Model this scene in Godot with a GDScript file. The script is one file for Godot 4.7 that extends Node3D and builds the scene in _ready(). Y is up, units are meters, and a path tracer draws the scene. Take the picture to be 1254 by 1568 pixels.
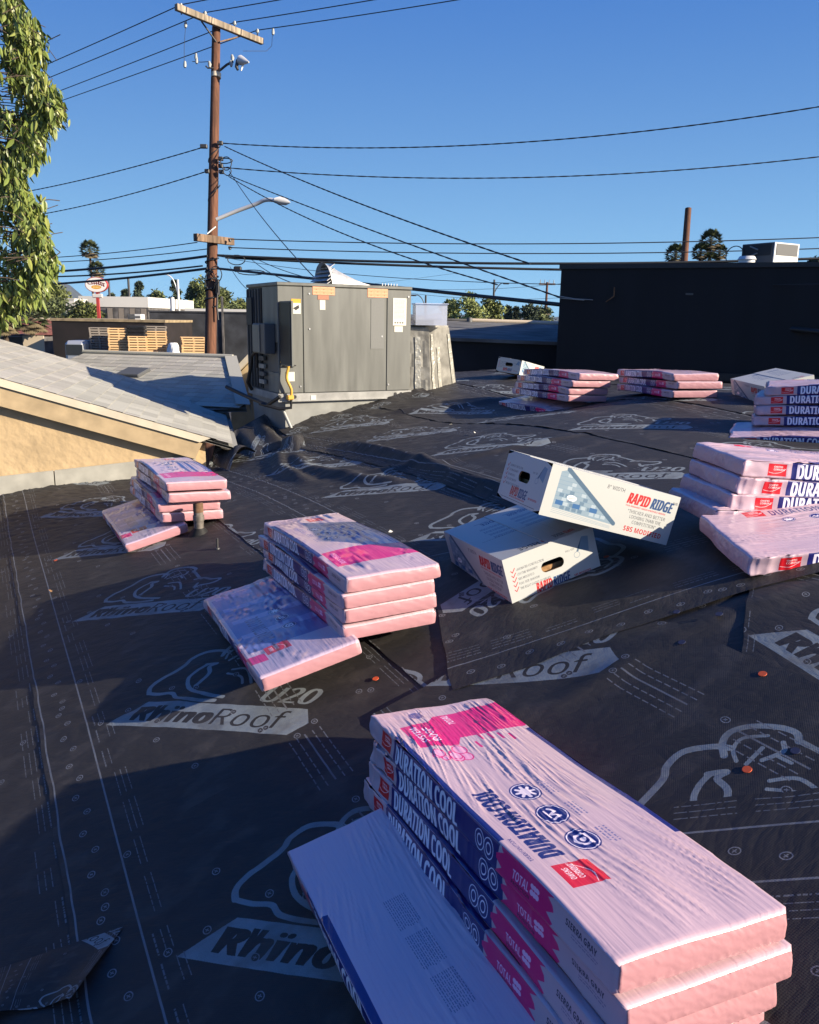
extends Node3D

# ------------------------------------------------------------------ constants
const GROUND := -3.9                      # street level; the eye is the origin
const F_PX := 1254.0
var cam: Camera3D
var rng := RandomNumberGenerator.new()
var ripple := FastNoiseLite.new()
var broad := FastNoiseLite.new()
var crumple := FastNoiseLite.new()
var font_bold: Font
var font_light: Font
var taken := {}
var M := {}

# ------------------------------------------------------------------ naming
func numbered(called: String) -> String:
	if not taken.has(called):
		taken[called] = 0
		return called
	taken[called] += 1
	return "%s_%03d" % [called, taken[called]]

func tag(o: Node, label := "", category := "", group := "", kind := "") -> Node:
	if label: o.set_meta("label", label)
	if category: o.set_meta("category", category)
	if group: o.set_meta("group", group)
	if kind: o.set_meta("kind", kind)
	return o

func thing(called: String, label: String, category: String, at: Transform3D, group := "") -> Node3D:
	var o := Node3D.new()
	o.name = numbered(called)
	add_child(o)
	o.transform = at
	tag(o, label, category, group)
	return o

func part(called: String, mesh: Mesh, m: Material, parent: Node, at := Transform3D.IDENTITY) -> MeshInstance3D:
	var o := MeshInstance3D.new()
	o.name = numbered(called) if parent == self else called
	o.mesh = mesh
	if m: o.material_override = m
	parent.add_child(o, true)
	o.transform = at
	return o

func at(p: Vector3, yaw := 0.0) -> Transform3D:
	return Transform3D(Basis(Vector3.UP, yaw), p)

# ------------------------------------------------------------------ camera geometry
func P(u: float, v: float, d: float) -> Vector3:
	return cam.transform * (Vector3((u - 627.0) / F_PX, -(v - 784.0) / F_PX, -1.0) * d)

func sheet_y(x: float, z: float) -> float:   # the roof deck: a slope on the left that bends over a soft hip into a flatter part
	var s := log(1.0 + exp((x - 1.0) / 0.5)) * 0.5
	var y := -1.3453 + 0.3666 * x - 0.1352 * z - 0.2348 * s + 0.0213 * x * z - 0.0067 * z * z
	for c in [[-0.5, -2.82, 0.1158], [-1.58, -4.66, 0.0517], [0.2, -1.5, -0.0951], [0.39, -3, -0.104], [0.22, -2.7, -0.0273], [1.5, -2.5, 0.0819], [1.1, -2.45, 0.1091], [2, -3, -0.115], [2.5, -4.6, -0.0233], [1.08, -6.76, -0.1422], [1.9, -6.3, 0.0828], [-1.15, -7.3, -0.0305], [0, -8, 0.0419], [-1, -1.5, 0.0205], [-0.9, -1.9, -0.0503], [-3, -5.95, 0.1796], [-2, -6.3, -0.101], [-2.55, -6.1, 0.0382], [1.13, -8.6, -0.0065], [-1.9, -4, 0.0348], [-1.4, -3.16, -0.0024]]:
		y += c[2] * exp(-((x - c[0]) * (x - c[0]) + (z - c[1]) * (z - c[1])) / 1.125)
	return y

var folds := [
	[[Vector2(-0.55, -6.1), Vector2(-0.31, -5.59), Vector2(0.05, -4.84), Vector2(0.25, -4.33), Vector2(0.49, -3.93), Vector2(0.72, -3.45)], 0.062, 0.055],
	[[Vector2(-0.92, -6.22), Vector2(-0.69, -5.38), Vector2(-0.26, -4.72), Vector2(0.04, -4.4)], 0.032, 0.06],
	[[Vector2(-1.05, -6.4), Vector2(-0.9, -5.6), Vector2(-0.62, -4.9)], 0.035, 0.05],
	[[Vector2(-0.3, -7.1), Vector2(0.3, -7.0), Vector2(0.9, -7.4)], 0.03, 0.06],
	[[Vector2(-0.5, -5.0), Vector2(0.2, -4.75), Vector2(1.2, -4.9)], 0.018, 0.05],
	[[Vector2(-1.3, -2.55), Vector2(-0.9, -2.5), Vector2(-0.6, -2.55)], 0.006, 0.03],
	[[Vector2(0.35, -2.35), Vector2(0.75, -2.2), Vector2(1.2, -2.25)], 0.012, 0.06],
	[[Vector2(0.1, -2.1), Vector2(0.4, -2.05), Vector2(0.7, -2.15)], 0.010, 0.05],
]

func wrinkle(x: float, z: float) -> float:
	var y := 0.0
	for f in folds:
		var pts: Array = f[0]
		var best := 9.0
		var along := 0.0
		for i in pts.size() - 1:
			var a: Vector2 = pts[i]
			var b: Vector2 = pts[i + 1]
			var t := clampf((Vector2(x, z) - a).dot(b - a) / (b - a).length_squared(), 0.0, 1.0)
			var d := Vector2(x, z).distance_to(a.lerp(b, t))
			if d < best:
				best = d
				along = (i + t) / (pts.size() - 1)
		if best < f[2] * 4.0:
			y += f[1] * exp(-pow(best / f[2], 2.0) * 1.3) * clampf(sin(PI * along) * 1.6 + 0.15, 0.0, 1.0)
	# small ripples that run roughly across the sheets, stronger on the left slope and round the unit
	var left := clampf((0.9 - x) / 1.4, 0.12, 1.0)
	var far := clampf((-z - 4.3) / 1.5, 0.0, 1.0)
	y += ripple.get_noise_2d(x * 9.0 + z * 3.0, z * 26.0 - x * 6.0) * (0.0024 * left + 0.006 * far)
	y += broad.get_noise_2d(x * 2.2, z * 3.1) * (0.004 + 0.022 * far)
	return y

func roof_y(x: float, z: float) -> float:
	return sheet_y(x, z) + wrinkle(x, z)

func hit(u: float, v: float) -> Vector3:     # where that line of sight meets the roof
	var d0 := 0.6
	var p := P(u, v, d0)
	while d0 < 14.0:
		p = P(u, v, d0)
		if p.y < roof_y(p.x, p.z): return p
		d0 += 0.01
	return p

func roof_normal(x: float, z: float) -> Vector3:
	return Vector3(sheet_y(x - 0.03, z) - sheet_y(x + 0.03, z), 0.06, sheet_y(x, z - 0.03) - sheet_y(x, z + 0.03)).normalized()

# ------------------------------------------------------------------ drawing of flat print into textures
class Pad:
	var im: Image
	var w: int
	var h: int
	func _init(ww: int, hh: int, c: Color):
		w = ww
		h = hh
		im = Image.create(w, h, false, Image.FORMAT_RGB8)
		im.fill(c)
	func poly(pts: PackedVector2Array, c: Color) -> void:
		var lo := 1e9
		var hi := -1e9
		for p in pts:
			lo = minf(lo, p.y)
			hi = maxf(hi, p.y)
		for y in range(maxi(0, int(floor(lo))), mini(h - 1, int(ceil(hi))) + 1):
			var xs := []
			var yy := y + 0.5
			for i in pts.size():
				var a := pts[i]
				var b := pts[(i + 1) % pts.size()]
				if (a.y <= yy) != (b.y <= yy):
					xs.append(a.x + (yy - a.y) / (b.y - a.y) * (b.x - a.x))
			xs.sort()
			for k in range(0, xs.size() - 1, 2):
				var x0 := int(round(xs[k]))
				var x1 := int(round(xs[k + 1]))
				if x1 > x0: im.fill_rect(Rect2i(x0, y, x1 - x0, 1), c)
	func disc(o: Vector2, rx: float, ry: float, c: Color) -> void:
		var pts := PackedVector2Array()
		for i in 28: pts.append(o + Vector2(cos(TAU * i / 28) * rx, sin(TAU * i / 28) * ry))
		poly(pts, c)
	func line(pts: Array, wd: float, c: Color) -> void:
		for i in pts.size() - 1:
			var a: Vector2 = pts[i]
			var b: Vector2 = pts[i + 1]
			var n := (b - a).orthogonal().normalized() * wd * 0.5
			poly(PackedVector2Array([a + n, b + n, b - n, a - n]), c)
			if wd > 3.0: disc(b, wd * 0.5, wd * 0.5, c)
		if wd > 3.0: disc(pts[0], wd * 0.5, wd * 0.5, c)
	func text(s: String, f: Font, o: Vector2, across: Vector2, up: Vector2, c: Color) -> void:   # across: the whole run; up: cap height
		var tm := TextMesh.new()
		tm.text = s
		tm.font = f
		tm.font_size = 64
		tm.pixel_size = 0.01
		tm.depth = 0.0
		var a := tm.get_mesh_arrays()
		var vs: PackedVector3Array = a[Mesh.ARRAY_VERTEX]
		var x0 := 1e9
		var x1 := -1e9
		var y0 := 1e9
		var y1 := -1e9
		for p in vs:
			x0 = minf(x0, p.x)
			x1 = maxf(x1, p.x)
			y0 = minf(y0, p.y)
			y1 = maxf(y1, p.y)
		for i in range(0, vs.size() - 2, 3):
			var t := PackedVector2Array()
			for k in 3:
				var p := vs[i + k]
				t.append(o + across * ((p.x - x0) / (x1 - x0)) + up * ((p.y - y0) / (y1 - y0)))
			poly(t, c)
	func rect(x: float, y: float, ww: float, hh: float, c: Color) -> void:
		im.fill_rect(Rect2i(int(x), int(y), maxi(1, int(ww)), maxi(1, int(hh))), c)
	func tex(mips := true) -> ImageTexture:
		if mips: im.generate_mipmaps()
		return ImageTexture.create_from_image(im)

func smooth_line(pts: Array, n := 6) -> Array:
	var out := []
	for i in pts.size() - 1:
		var p0: Vector2 = pts[maxi(i - 1, 0)]
		var p1: Vector2 = pts[i]
		var p2: Vector2 = pts[i + 1]
		var p3: Vector2 = pts[mini(i + 2, pts.size() - 1)]
		for k in n:
			out.append(p1.cubic_interpolate(p2, p0, p3, float(k) / n))
	out.append(pts[-1])
	return out

# ------------------------------------------------------------------ mesh helpers
func mb() -> SurfaceTool:
	var st := SurfaceTool.new()
	st.begin(Mesh.PRIMITIVE_TRIANGLES)
	return st

func quad(st: SurfaceTool, a: Vector3, b: Vector3, c: Vector3, d: Vector3, ua := Vector2(0, 1), ub := Vector2(1, 1), uc := Vector2(1, 0), ud := Vector2(0, 0)) -> void:
	# a b c d counter-clockwise seen from the front; Godot wants clockwise
	var n := (b - a).cross(d - a)
	if n.length_squared() < 1e-16: n = (c - b).cross(d - b)
	n = n.normalized()
	for k in [[a, ua], [c, uc], [b, ub], [a, ua], [d, ud], [c, uc]]:
		st.set_normal(n)
		st.set_uv(k[1])
		st.add_vertex(k[0])

func box(st: SurfaceTool, lo: Vector3, hi: Vector3, t := Transform3D.IDENTITY, bev := 0.0) -> void:
	if bev > 0.0:
		bevel_box(st, lo, hi, t, bev)
		return
	var c := []
	for i in 8: c.append(t * Vector3(hi.x if i & 1 else lo.x, hi.y if i & 2 else lo.y, hi.z if i & 4 else lo.z))
	quad(st, c[4], c[5], c[7], c[6])
	quad(st, c[1], c[0], c[2], c[3])
	quad(st, c[5], c[1], c[3], c[7])
	quad(st, c[0], c[4], c[6], c[2])
	quad(st, c[6], c[7], c[3], c[2])
	quad(st, c[0], c[1], c[5], c[4])

func bevel_box(st: SurfaceTool, lo: Vector3, hi: Vector3, t: Transform3D, b: float) -> void:
	var mid := (lo + hi) * 0.5
	var e := (hi - lo) * 0.5
	b = minf(b, minf(e.x, minf(e.y, e.z)) * 0.9)
	var pt := func(sx: float, sy: float, sz: float, ax: int) -> Vector3:
		var v := Vector3(sx * (e.x - b), sy * (e.y - b), sz * (e.z - b))
		v[ax] = [sx, sy, sz][ax] * e[ax]
		return t * (mid + v)
	for ax in 3:
		var q := (ax + 1) % 3
		var r := (ax + 2) % 3
		for s in [-1.0, 1.0]:
			var f := []
			for k in [[-1, -1], [1, -1], [1, 1], [-1, 1]]:
				var sg := [0.0, 0.0, 0.0]
				sg[ax] = s
				sg[q] = float(k[0])
				sg[r] = float(k[1])
				f.append(pt.call(sg[0], sg[1], sg[2], ax))
			if s > 0: quad(st, f[0], f[1], f[2], f[3])
			else: quad(st, f[3], f[2], f[1], f[0])
		# edges parallel to ax
		for k in [[-1.0, -1.0], [1.0, -1.0], [1.0, 1.0], [-1.0, 1.0]]:
			var g := []
			for s in [-1.0, 1.0]:
				var sg := [0.0, 0.0, 0.0]
				sg[ax] = s
				sg[q] = k[0]
				sg[r] = k[1]
				g.append(pt.call(sg[0], sg[1], sg[2], q))
				g.append(pt.call(sg[0], sg[1], sg[2], r))
			if k[0] * k[1] > 0: quad(st, g[0], g[1], g[3], g[2])
			else: quad(st, g[0], g[2], g[3], g[1])
	for sx in [-1.0, 1.0]:
		for sy in [-1.0, 1.0]:
			for sz in [-1.0, 1.0]:
				var a: Vector3 = pt.call(sx, sy, sz, 0)
				var c: Vector3 = pt.call(sx, sy, sz, 1)
				var d: Vector3 = pt.call(sx, sy, sz, 2)
				var tri := [a, c, d] if sx * sy * sz > 0 else [a, d, c]
				var n: Vector3 = ((tri[1] - tri[0]) as Vector3).cross(tri[2] - tri[0]).normalized()
				for v in [tri[0], tri[2], tri[1]]:
					st.set_normal(n)
					st.set_uv(Vector2.ZERO)
					st.add_vertex(v)

func boxm(lo: Vector3, hi: Vector3, bev := 0.0) -> ArrayMesh:
	var st := mb()
	box(st, lo, hi, Transform3D.IDENTITY, bev)
	return st.commit()

func tube(st: SurfaceTool, pts: Array, radii, n := 8, caps := true) -> void:
	var rings := []
	var ref := Vector3.UP
	var t0: Vector3 = (pts[1] - pts[0]).normalized()
	if absf(t0.dot(ref)) > 0.9: ref = Vector3.RIGHT
	var side := t0.cross(ref).normalized()
	for i in pts.size():
		var t: Vector3 = ((pts[mini(i + 1, pts.size() - 1)] as Vector3) - pts[maxi(i - 1, 0)]).normalized()
		side = (side - t * side.dot(t)).normalized()
		var up := side.cross(t)
		var r: float = radii[i] if radii is Array else radii
		var ring := []
		for k in n:
			var a := TAU * k / n
			ring.append([pts[i] + (side * cos(a) + up * sin(a)) * r, side * cos(a) + up * sin(a)])
		rings.append(ring)
	for i in pts.size() - 1:
		for k in n:
			var a = rings[i][k]
			var b = rings[i][(k + 1) % n]
			var c = rings[i + 1][(k + 1) % n]
			var d = rings[i + 1][k]
			for q in [a, b, c, a, c, d]:
				st.set_normal(q[1])
				st.set_uv(Vector2.ZERO)
				st.add_vertex(q[0])
	if caps:
		for e in [0, pts.size() - 1]:
			var t: Vector3 = (pts[1] - pts[0]) if e == 0 else (pts[e] - pts[e - 1])
			var nn := -t.normalized() if e == 0 else t.normalized()
			for k in n:
				var a: Vector3 = rings[e][k][0]
				var b: Vector3 = rings[e][(k + 1) % n][0]
				for v in ([pts[e], b, a] if e == 0 else [pts[e], a, b]):
					st.set_normal(nn)
					st.set_uv(Vector2.ZERO)
					st.add_vertex(v)

func tubem(pts: Array, radii, n := 8) -> ArrayMesh:
	var st := mb()
	tube(st, pts, radii, n)
	return st.commit()

func prism(st: SurfaceTool, outline: PackedVector2Array, z0: float, z1: float) -> void:   # outline in xy, extruded along z
	if Geometry2D.is_polygon_clockwise(outline): outline.reverse()
	var tri := Geometry2D.triangulate_polygon(outline)
	for z in [z0, z1]:
		for i in range(0, tri.size(), 3):
			var v := []
			for k in 3: v.append(Vector3(outline[tri[i + k]].x, outline[tri[i + k]].y, z))
			var n: Vector3 = (v[1] - v[0]).cross(v[2] - v[0])
			var front := Vector3(0, 0, 1 if z == maxf(z0, z1) else -1)
			if n.dot(front) > 0: v = [v[0], v[2], v[1]]
			for p in v:
				st.set_normal(front)
				st.set_uv(Vector2(p.x, p.y))
				st.add_vertex(p)
	var a0 := minf(z0, z1)
	var a1 := maxf(z0, z1)
	for i in outline.size():
		var a := outline[i]
		var b := outline[(i + 1) % outline.size()]
		quad(st, Vector3(a.x, a.y, a1), Vector3(a.x, a.y, a0), Vector3(b.x, b.y, a0), Vector3(b.x, b.y, a1))

func cylm(r0: float, r1: float, h: float, n := 16) -> CylinderMesh:
	var c := CylinderMesh.new()
	c.bottom_radius = r0
	c.top_radius = r1
	c.height = h
	c.radial_segments = n
	c.rings = 1
	return c

# ------------------------------------------------------------------ materials
func mat(c: Color, rough := 0.8, metal := 0.0, grain: Texture2D = null, gscale := 1.0, bump: Texture2D = null, bscale := 1.0) -> StandardMaterial3D:
	var m := StandardMaterial3D.new()
	m.albedo_color = c
	m.roughness = rough
	m.metallic = metal
	if grain:
		m.albedo_texture = grain
		m.uv1_triplanar = true
		m.uv1_scale = Vector3.ONE * gscale
	if bump:
		m.normal_enabled = true
		m.normal_texture = bump
		m.normal_scale = bscale
		m.uv1_triplanar = true
		m.uv1_scale = Vector3.ONE * gscale
	return m

func lin(r: float, g: float, b: float) -> Color:
	return Color(r, g, b).linear_to_srgb()

func noise_image(n: int, seed_: int, f: float, oct: int, lo: float, hi: float, stretch := Vector2.ONE) -> Image:
	var fn := FastNoiseLite.new()
	fn.seed = seed_
	fn.frequency = f
	fn.fractal_octaves = oct
	fn.noise_type = FastNoiseLite.TYPE_SIMPLEX
	var im := Image.create(n, n, false, Image.FORMAT_RGB8)
	for y in n:
		for x in n:   # wraps at the borders
			var fx := float(x) / n
			var fy := float(y) / n
			var a := fn.get_noise_2d(x * stretch.x, y * stretch.y)
			var b := fn.get_noise_2d((x - n) * stretch.x, y * stretch.y)
			var c := fn.get_noise_2d(x * stretch.x, (y - n) * stretch.y)
			var d := fn.get_noise_2d((x - n) * stretch.x, (y - n) * stretch.y)
			var v := lerpf(lerpf(a, b, fx), lerpf(c, d, fx), fy)
			var g := clampf(lerpf(lo, hi, v * 0.9 + 0.5), 0.0, 1.0)
			im.set_pixel(x, y, Color(g, g, g))
	return im

func itex(im: Image) -> ImageTexture:
	im.generate_mipmaps()
	return ImageTexture.create_from_image(im)

func bumptex(im: Image, s: float) -> ImageTexture:
	var b: Image = im.duplicate()
	b.convert(Image.FORMAT_RGBA8)
	b.bump_map_to_normal_map(s)
	b.generate_mipmaps()
	return ImageTexture.create_from_image(b)

const BASE := Color(0.195, 0.186, 0.181)
const PRINT := Color(0.47, 0.495, 0.505)

func logo(pd: Pad, o: Vector2, ax: Vector2, up: Vector2) -> void:   # the roofing sheet's emblem; ax and up are one metre in pixels
	var T := func(x: float, y: float) -> Vector2: return o + ax * x + up * y
	var plate := PackedVector2Array()
	for k in [[0.0, 0.0], [0.69, 0.0], [0.735, 0.055], [0.70, 0.115], [0.085, 0.115]]: plate.append(T.call(k[0], k[1]))
	pd.poly(plate, PRINT)
	pd.text("Rhino", font_bold, T.call(0.075, 0.022), ax * 0.30, up * 0.072, BASE)
	for dx in [0.0025]: pd.text("Rhino", font_bold, T.call(0.075 + dx, 0.022) + up * 0.0 , ax * 0.30 + up * 0.0, up * 0.072 + ax * 0.02, BASE)
	pd.text("Roof", font_light, T.call(0.39, 0.022), ax * 0.255, up * 0.078 + ax * 0.01, BASE)
	pd.text("U20", font_light, T.call(0.50, 0.135), ax * 0.19, up * 0.075 + ax * 0.02, PRINT)
	for dx in [0.004, 0.008]: pd.text("U20", font_light, T.call(0.50 + dx, 0.135), ax * 0.19, up * 0.075 + ax * 0.02, PRINT)
	# head, in units of a sketch 900 wide and 560 high
	var S := func(pts: Array, wd: float, curve := true) -> void:
		var q := []
		for p in pts: q.append(T.call(0.03 + p[0] * 0.00052, 0.13 + p[1] * 0.00046))
		pd.line(smooth_line(q) if curve else q, wd * ax.length() * 0.00052, PRINT)
	S.call([[40, 60], [8, 120], [20, 200], [110, 380], [120, 470], [180, 560], [300, 585], [370, 570]], 34.0)
	S.call([[350, 520], [340, 610], [370, 680], [450, 710], [560, 695], [630, 650], [640, 590]], 32.0)
	S.call([[400, 480], [385, 560], [420, 630], [520, 640]], 18.0)
	S.call([[440, 460], [500, 560]], 20.0)
	S.call([[636, 600], [720, 520], [800, 440], [850, 400]], 28.0)
	S.call([[780, 400], [860, 420], [960, 380], [1050, 385], [1060, 330], [1010, 280], [930, 250], [900, 205], [870, 300]], 28.0)
	S.call([[500, 480], [580, 530], [580, 590]], 22.0)
	S.call([[560, 500], [610, 455]], 18.0)
	S.call([[530, 350], [630, 360], [700, 290], [760, 200]], 20.0)
	S.call([[520, 300], [640, 270], [700, 190]], 18.0)
	S.call([[290, 405], [365, 415], [330, 375], [375, 295], [360, 150]], 30.0)
	S.call([[300, 405], [260, 330], [250, 230], [330, 120], [470, 60], [640, 40]], 28.0)
	S.call([[40, 60], [130, 50], [230, 60], [300, 10], [420, -5], [600, 0]], 28.0)

func membrane_texture() -> ImageTexture:
	var n := 1280
	var pd := Pad.new(n, n, BASE)
	var ppm := n / 1.07                     # the print repeats every 1.07 m both ways
	var ax := Vector2(0.65, 0.76) * ppm
	var up := Vector2(0.76, -0.65) * ppm
	for i in [-1, 0, 1]:
		for j in [-1, 0, 1]:
			logo(pd, Vector2(0.2 * ppm + i * n, 0.46 * ppm + j * n), ax, up)
	# lap lines along the roll and rows of tiny print beside them
	for x in [0.012, 0.135]: pd.rect(x * n, 0, 6, n, Color(0.42, 0.435, 0.445))
	var y := 0.0
	rng.seed = 5
	while y < n:
		var l := rng.randf_range(60, 190)
		for c in [[0.155, 5], [0.172, 3], [0.187, 3], [0.202, 3], [0.935, 3], [0.95, 3], [0.965, 3], [0.980, 5]]:
			if rng.randf() < 0.75:
				var yy := y
				while yy < y + l:
					var seg := rng.randf_range(4, 22) if c[1] == 5 else rng.randf_range(10, 40)
					pd.rect(c[0] * n, yy, c[1], minf(seg, y + l - yy), Color(0.38, 0.39, 0.40))
					yy += seg + rng.randf_range(2, 6)
		y += l + rng.randf_range(30, 90)
	# dashed centre lines
	for c in [0.60, 0.622, 0.645, 0.668, 0.69]:
		var d := 0.0
		while d < n:
			if fmod(d, 400.0) < 230.0: pd.rect(c * n, d, 6 if c == 0.645 else 4, 26, Color(0.40, 0.41, 0.42))
			d += 36.0 if c != 0.645 else 26.0
	# nail marks
	for k in 34:
		var o := Vector2(rng.randf() * n, rng.randf() * n)
		if k < 12: o = Vector2((0.065 + 0.02 * (k % 2)) * n, (k + 0.5) / 12.0 * n)
		pd.disc(o, 12, 15, Color(0.46, 0.47, 0.48))
		pd.disc(o, 9, 12, BASE)
		pd.line([o + Vector2(-4, -6), o + Vector2(4, 5)], 3.0, Color(0.44, 0.45, 0.46))
		pd.line([o + Vector2(-5, 4), o + Vector2(4, -4)], 2.5, Color(0.44, 0.45, 0.46))
	# weave, smears and dust
	var fn := FastNoiseLite.new()
	fn.frequency = 0.006
	fn.fractal_octaves = 4
	for yy in n:
		for x in n:
			var c := pd.im.get_pixel(x, yy)
			var k := 0.93 + 0.12 * rng.randf() + 0.09 * fn.get_noise_2d(x, yy) + (0.05 if (x % 5 < 2) != (yy % 5 < 2) else 0.0)
			var du := 0.34 * smoothstep(0.05, 0.55, fn.get_noise_2d(x * 0.6 + 4000.0, yy * 0.9)) + 0.10 * smoothstep(0.25, 0.6, fn.get_noise_2d(x * 2.6, yy * 2.2 + 9000.0))
			c = Color(c.r * k, c.g * k, c.b * k).lerp(Color(0.33, 0.31, 0.29), du)
			pd.im.set_pixel(x, yy, c)
	return pd.tex()

# ------------------------------------------------------------------ bundles: print of the wrapper
const PINKW := Color(0.78, 0.66, 0.69)
const BLUE := Color(0.075, 0.095, 0.40)
const MAG := Color(0.83, 0.06, 0.42)
const RED := Color(0.80, 0.09, 0.15)

func icon(pd: Pad, o: Vector2, rx: float, ry: float, kind: int) -> void:
	var W := Color(0.93, 0.86, 0.89)
	pd.disc(o, rx, ry, BLUE)
	pd.disc(o, rx * 0.92, ry * 0.92, W)
	pd.disc(o, rx * 0.84, ry * 0.84, BLUE)
	if kind == 0:
		for k in 8:
			var a := TAU * k / 8
			pd.line([o, o + Vector2(cos(a) * rx * 0.6, sin(a) * ry * 0.6)], rx * 0.2, W)
		pd.disc(o, rx * 0.38, ry * 0.38, W)
	elif kind == 1:
		pd.line([o + Vector2(-rx * 0.55, 0), o + Vector2(-rx * 0.2, -ry * 0.3), o + Vector2(0, ry * 0.15), o + Vector2(rx * 0.3, -ry * 0.35), o + Vector2(rx * 0.5, ry * 0.2)], rx * 0.16, W)
		pd.line([o + Vector2(-rx * 0.4, ry * 0.35), o + Vector2(rx * 0.3, ry * 0.3)], rx * 0.12, W)
	else:
		pd.poly(PackedVector2Array([o + Vector2(-rx * 0.5, -ry * 0.5), o + Vector2(rx * 0.5, -ry * 0.5), o + Vector2(rx * 0.5, ry * 0.3), o + Vector2(0, ry * 0.6), o + Vector2(-rx * 0.5, ry * 0.3)]), W)
		pd.disc(o, rx * 0.36, ry * 0.36, BLUE)
		pd.disc(o, rx * 0.18, ry * 0.18, W)

func small_print(pd: Pad, r: Rect2, n: int, c: Color, along_x := true) -> void:
	for i in n:
		if along_x:
			var x := r.position.x
			var y := r.position.y + r.size.y * i / n
			while x < r.end.x - 6:
				var l := rng.randf_range(4, 15)
				pd.rect(x, y, minf(l, r.end.x - x), maxf(1.0, r.size.y / n * 0.45), c)
				x += l + 3
		else:
			var x := r.position.x + r.size.x * i / n
			var y := r.position.y
			while y < r.end.y - 6:
				var l := rng.randf_range(4, 15)
				pd.rect(x, y, maxf(1.0, r.size.x / n * 0.45), minf(l, r.end.y - y), c)
				y += l + 3

func corner_logo(pd: Pad, o: Vector2, ax: Vector2, up: Vector2) -> void:   # red square with a white arc and two lines of white letters
	pd.poly(PackedVector2Array([o, o + ax, o + ax + up, o + up]), RED)
	pd.line(smooth_line([o + ax * 0.04 + up * 0.3, o + ax * 0.35 + up * 0.22, o + ax * 0.7 + up * 0.32, o + ax * 0.97 + up * 0.62]), ax.length() * 0.025, Color(0.95, 0.85, 0.86))
	pd.text("OWENS", font_bold, o + ax * 0.3 + up * 0.68, ax * 0.5, up * 0.16, Color(0.97, 0.9, 0.9))
	pd.text("CORNING", font_bold, o + ax * 0.3 + up * 0.46, ax * 0.62, up * 0.16, Color(0.97, 0.9, 0.9))

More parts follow.
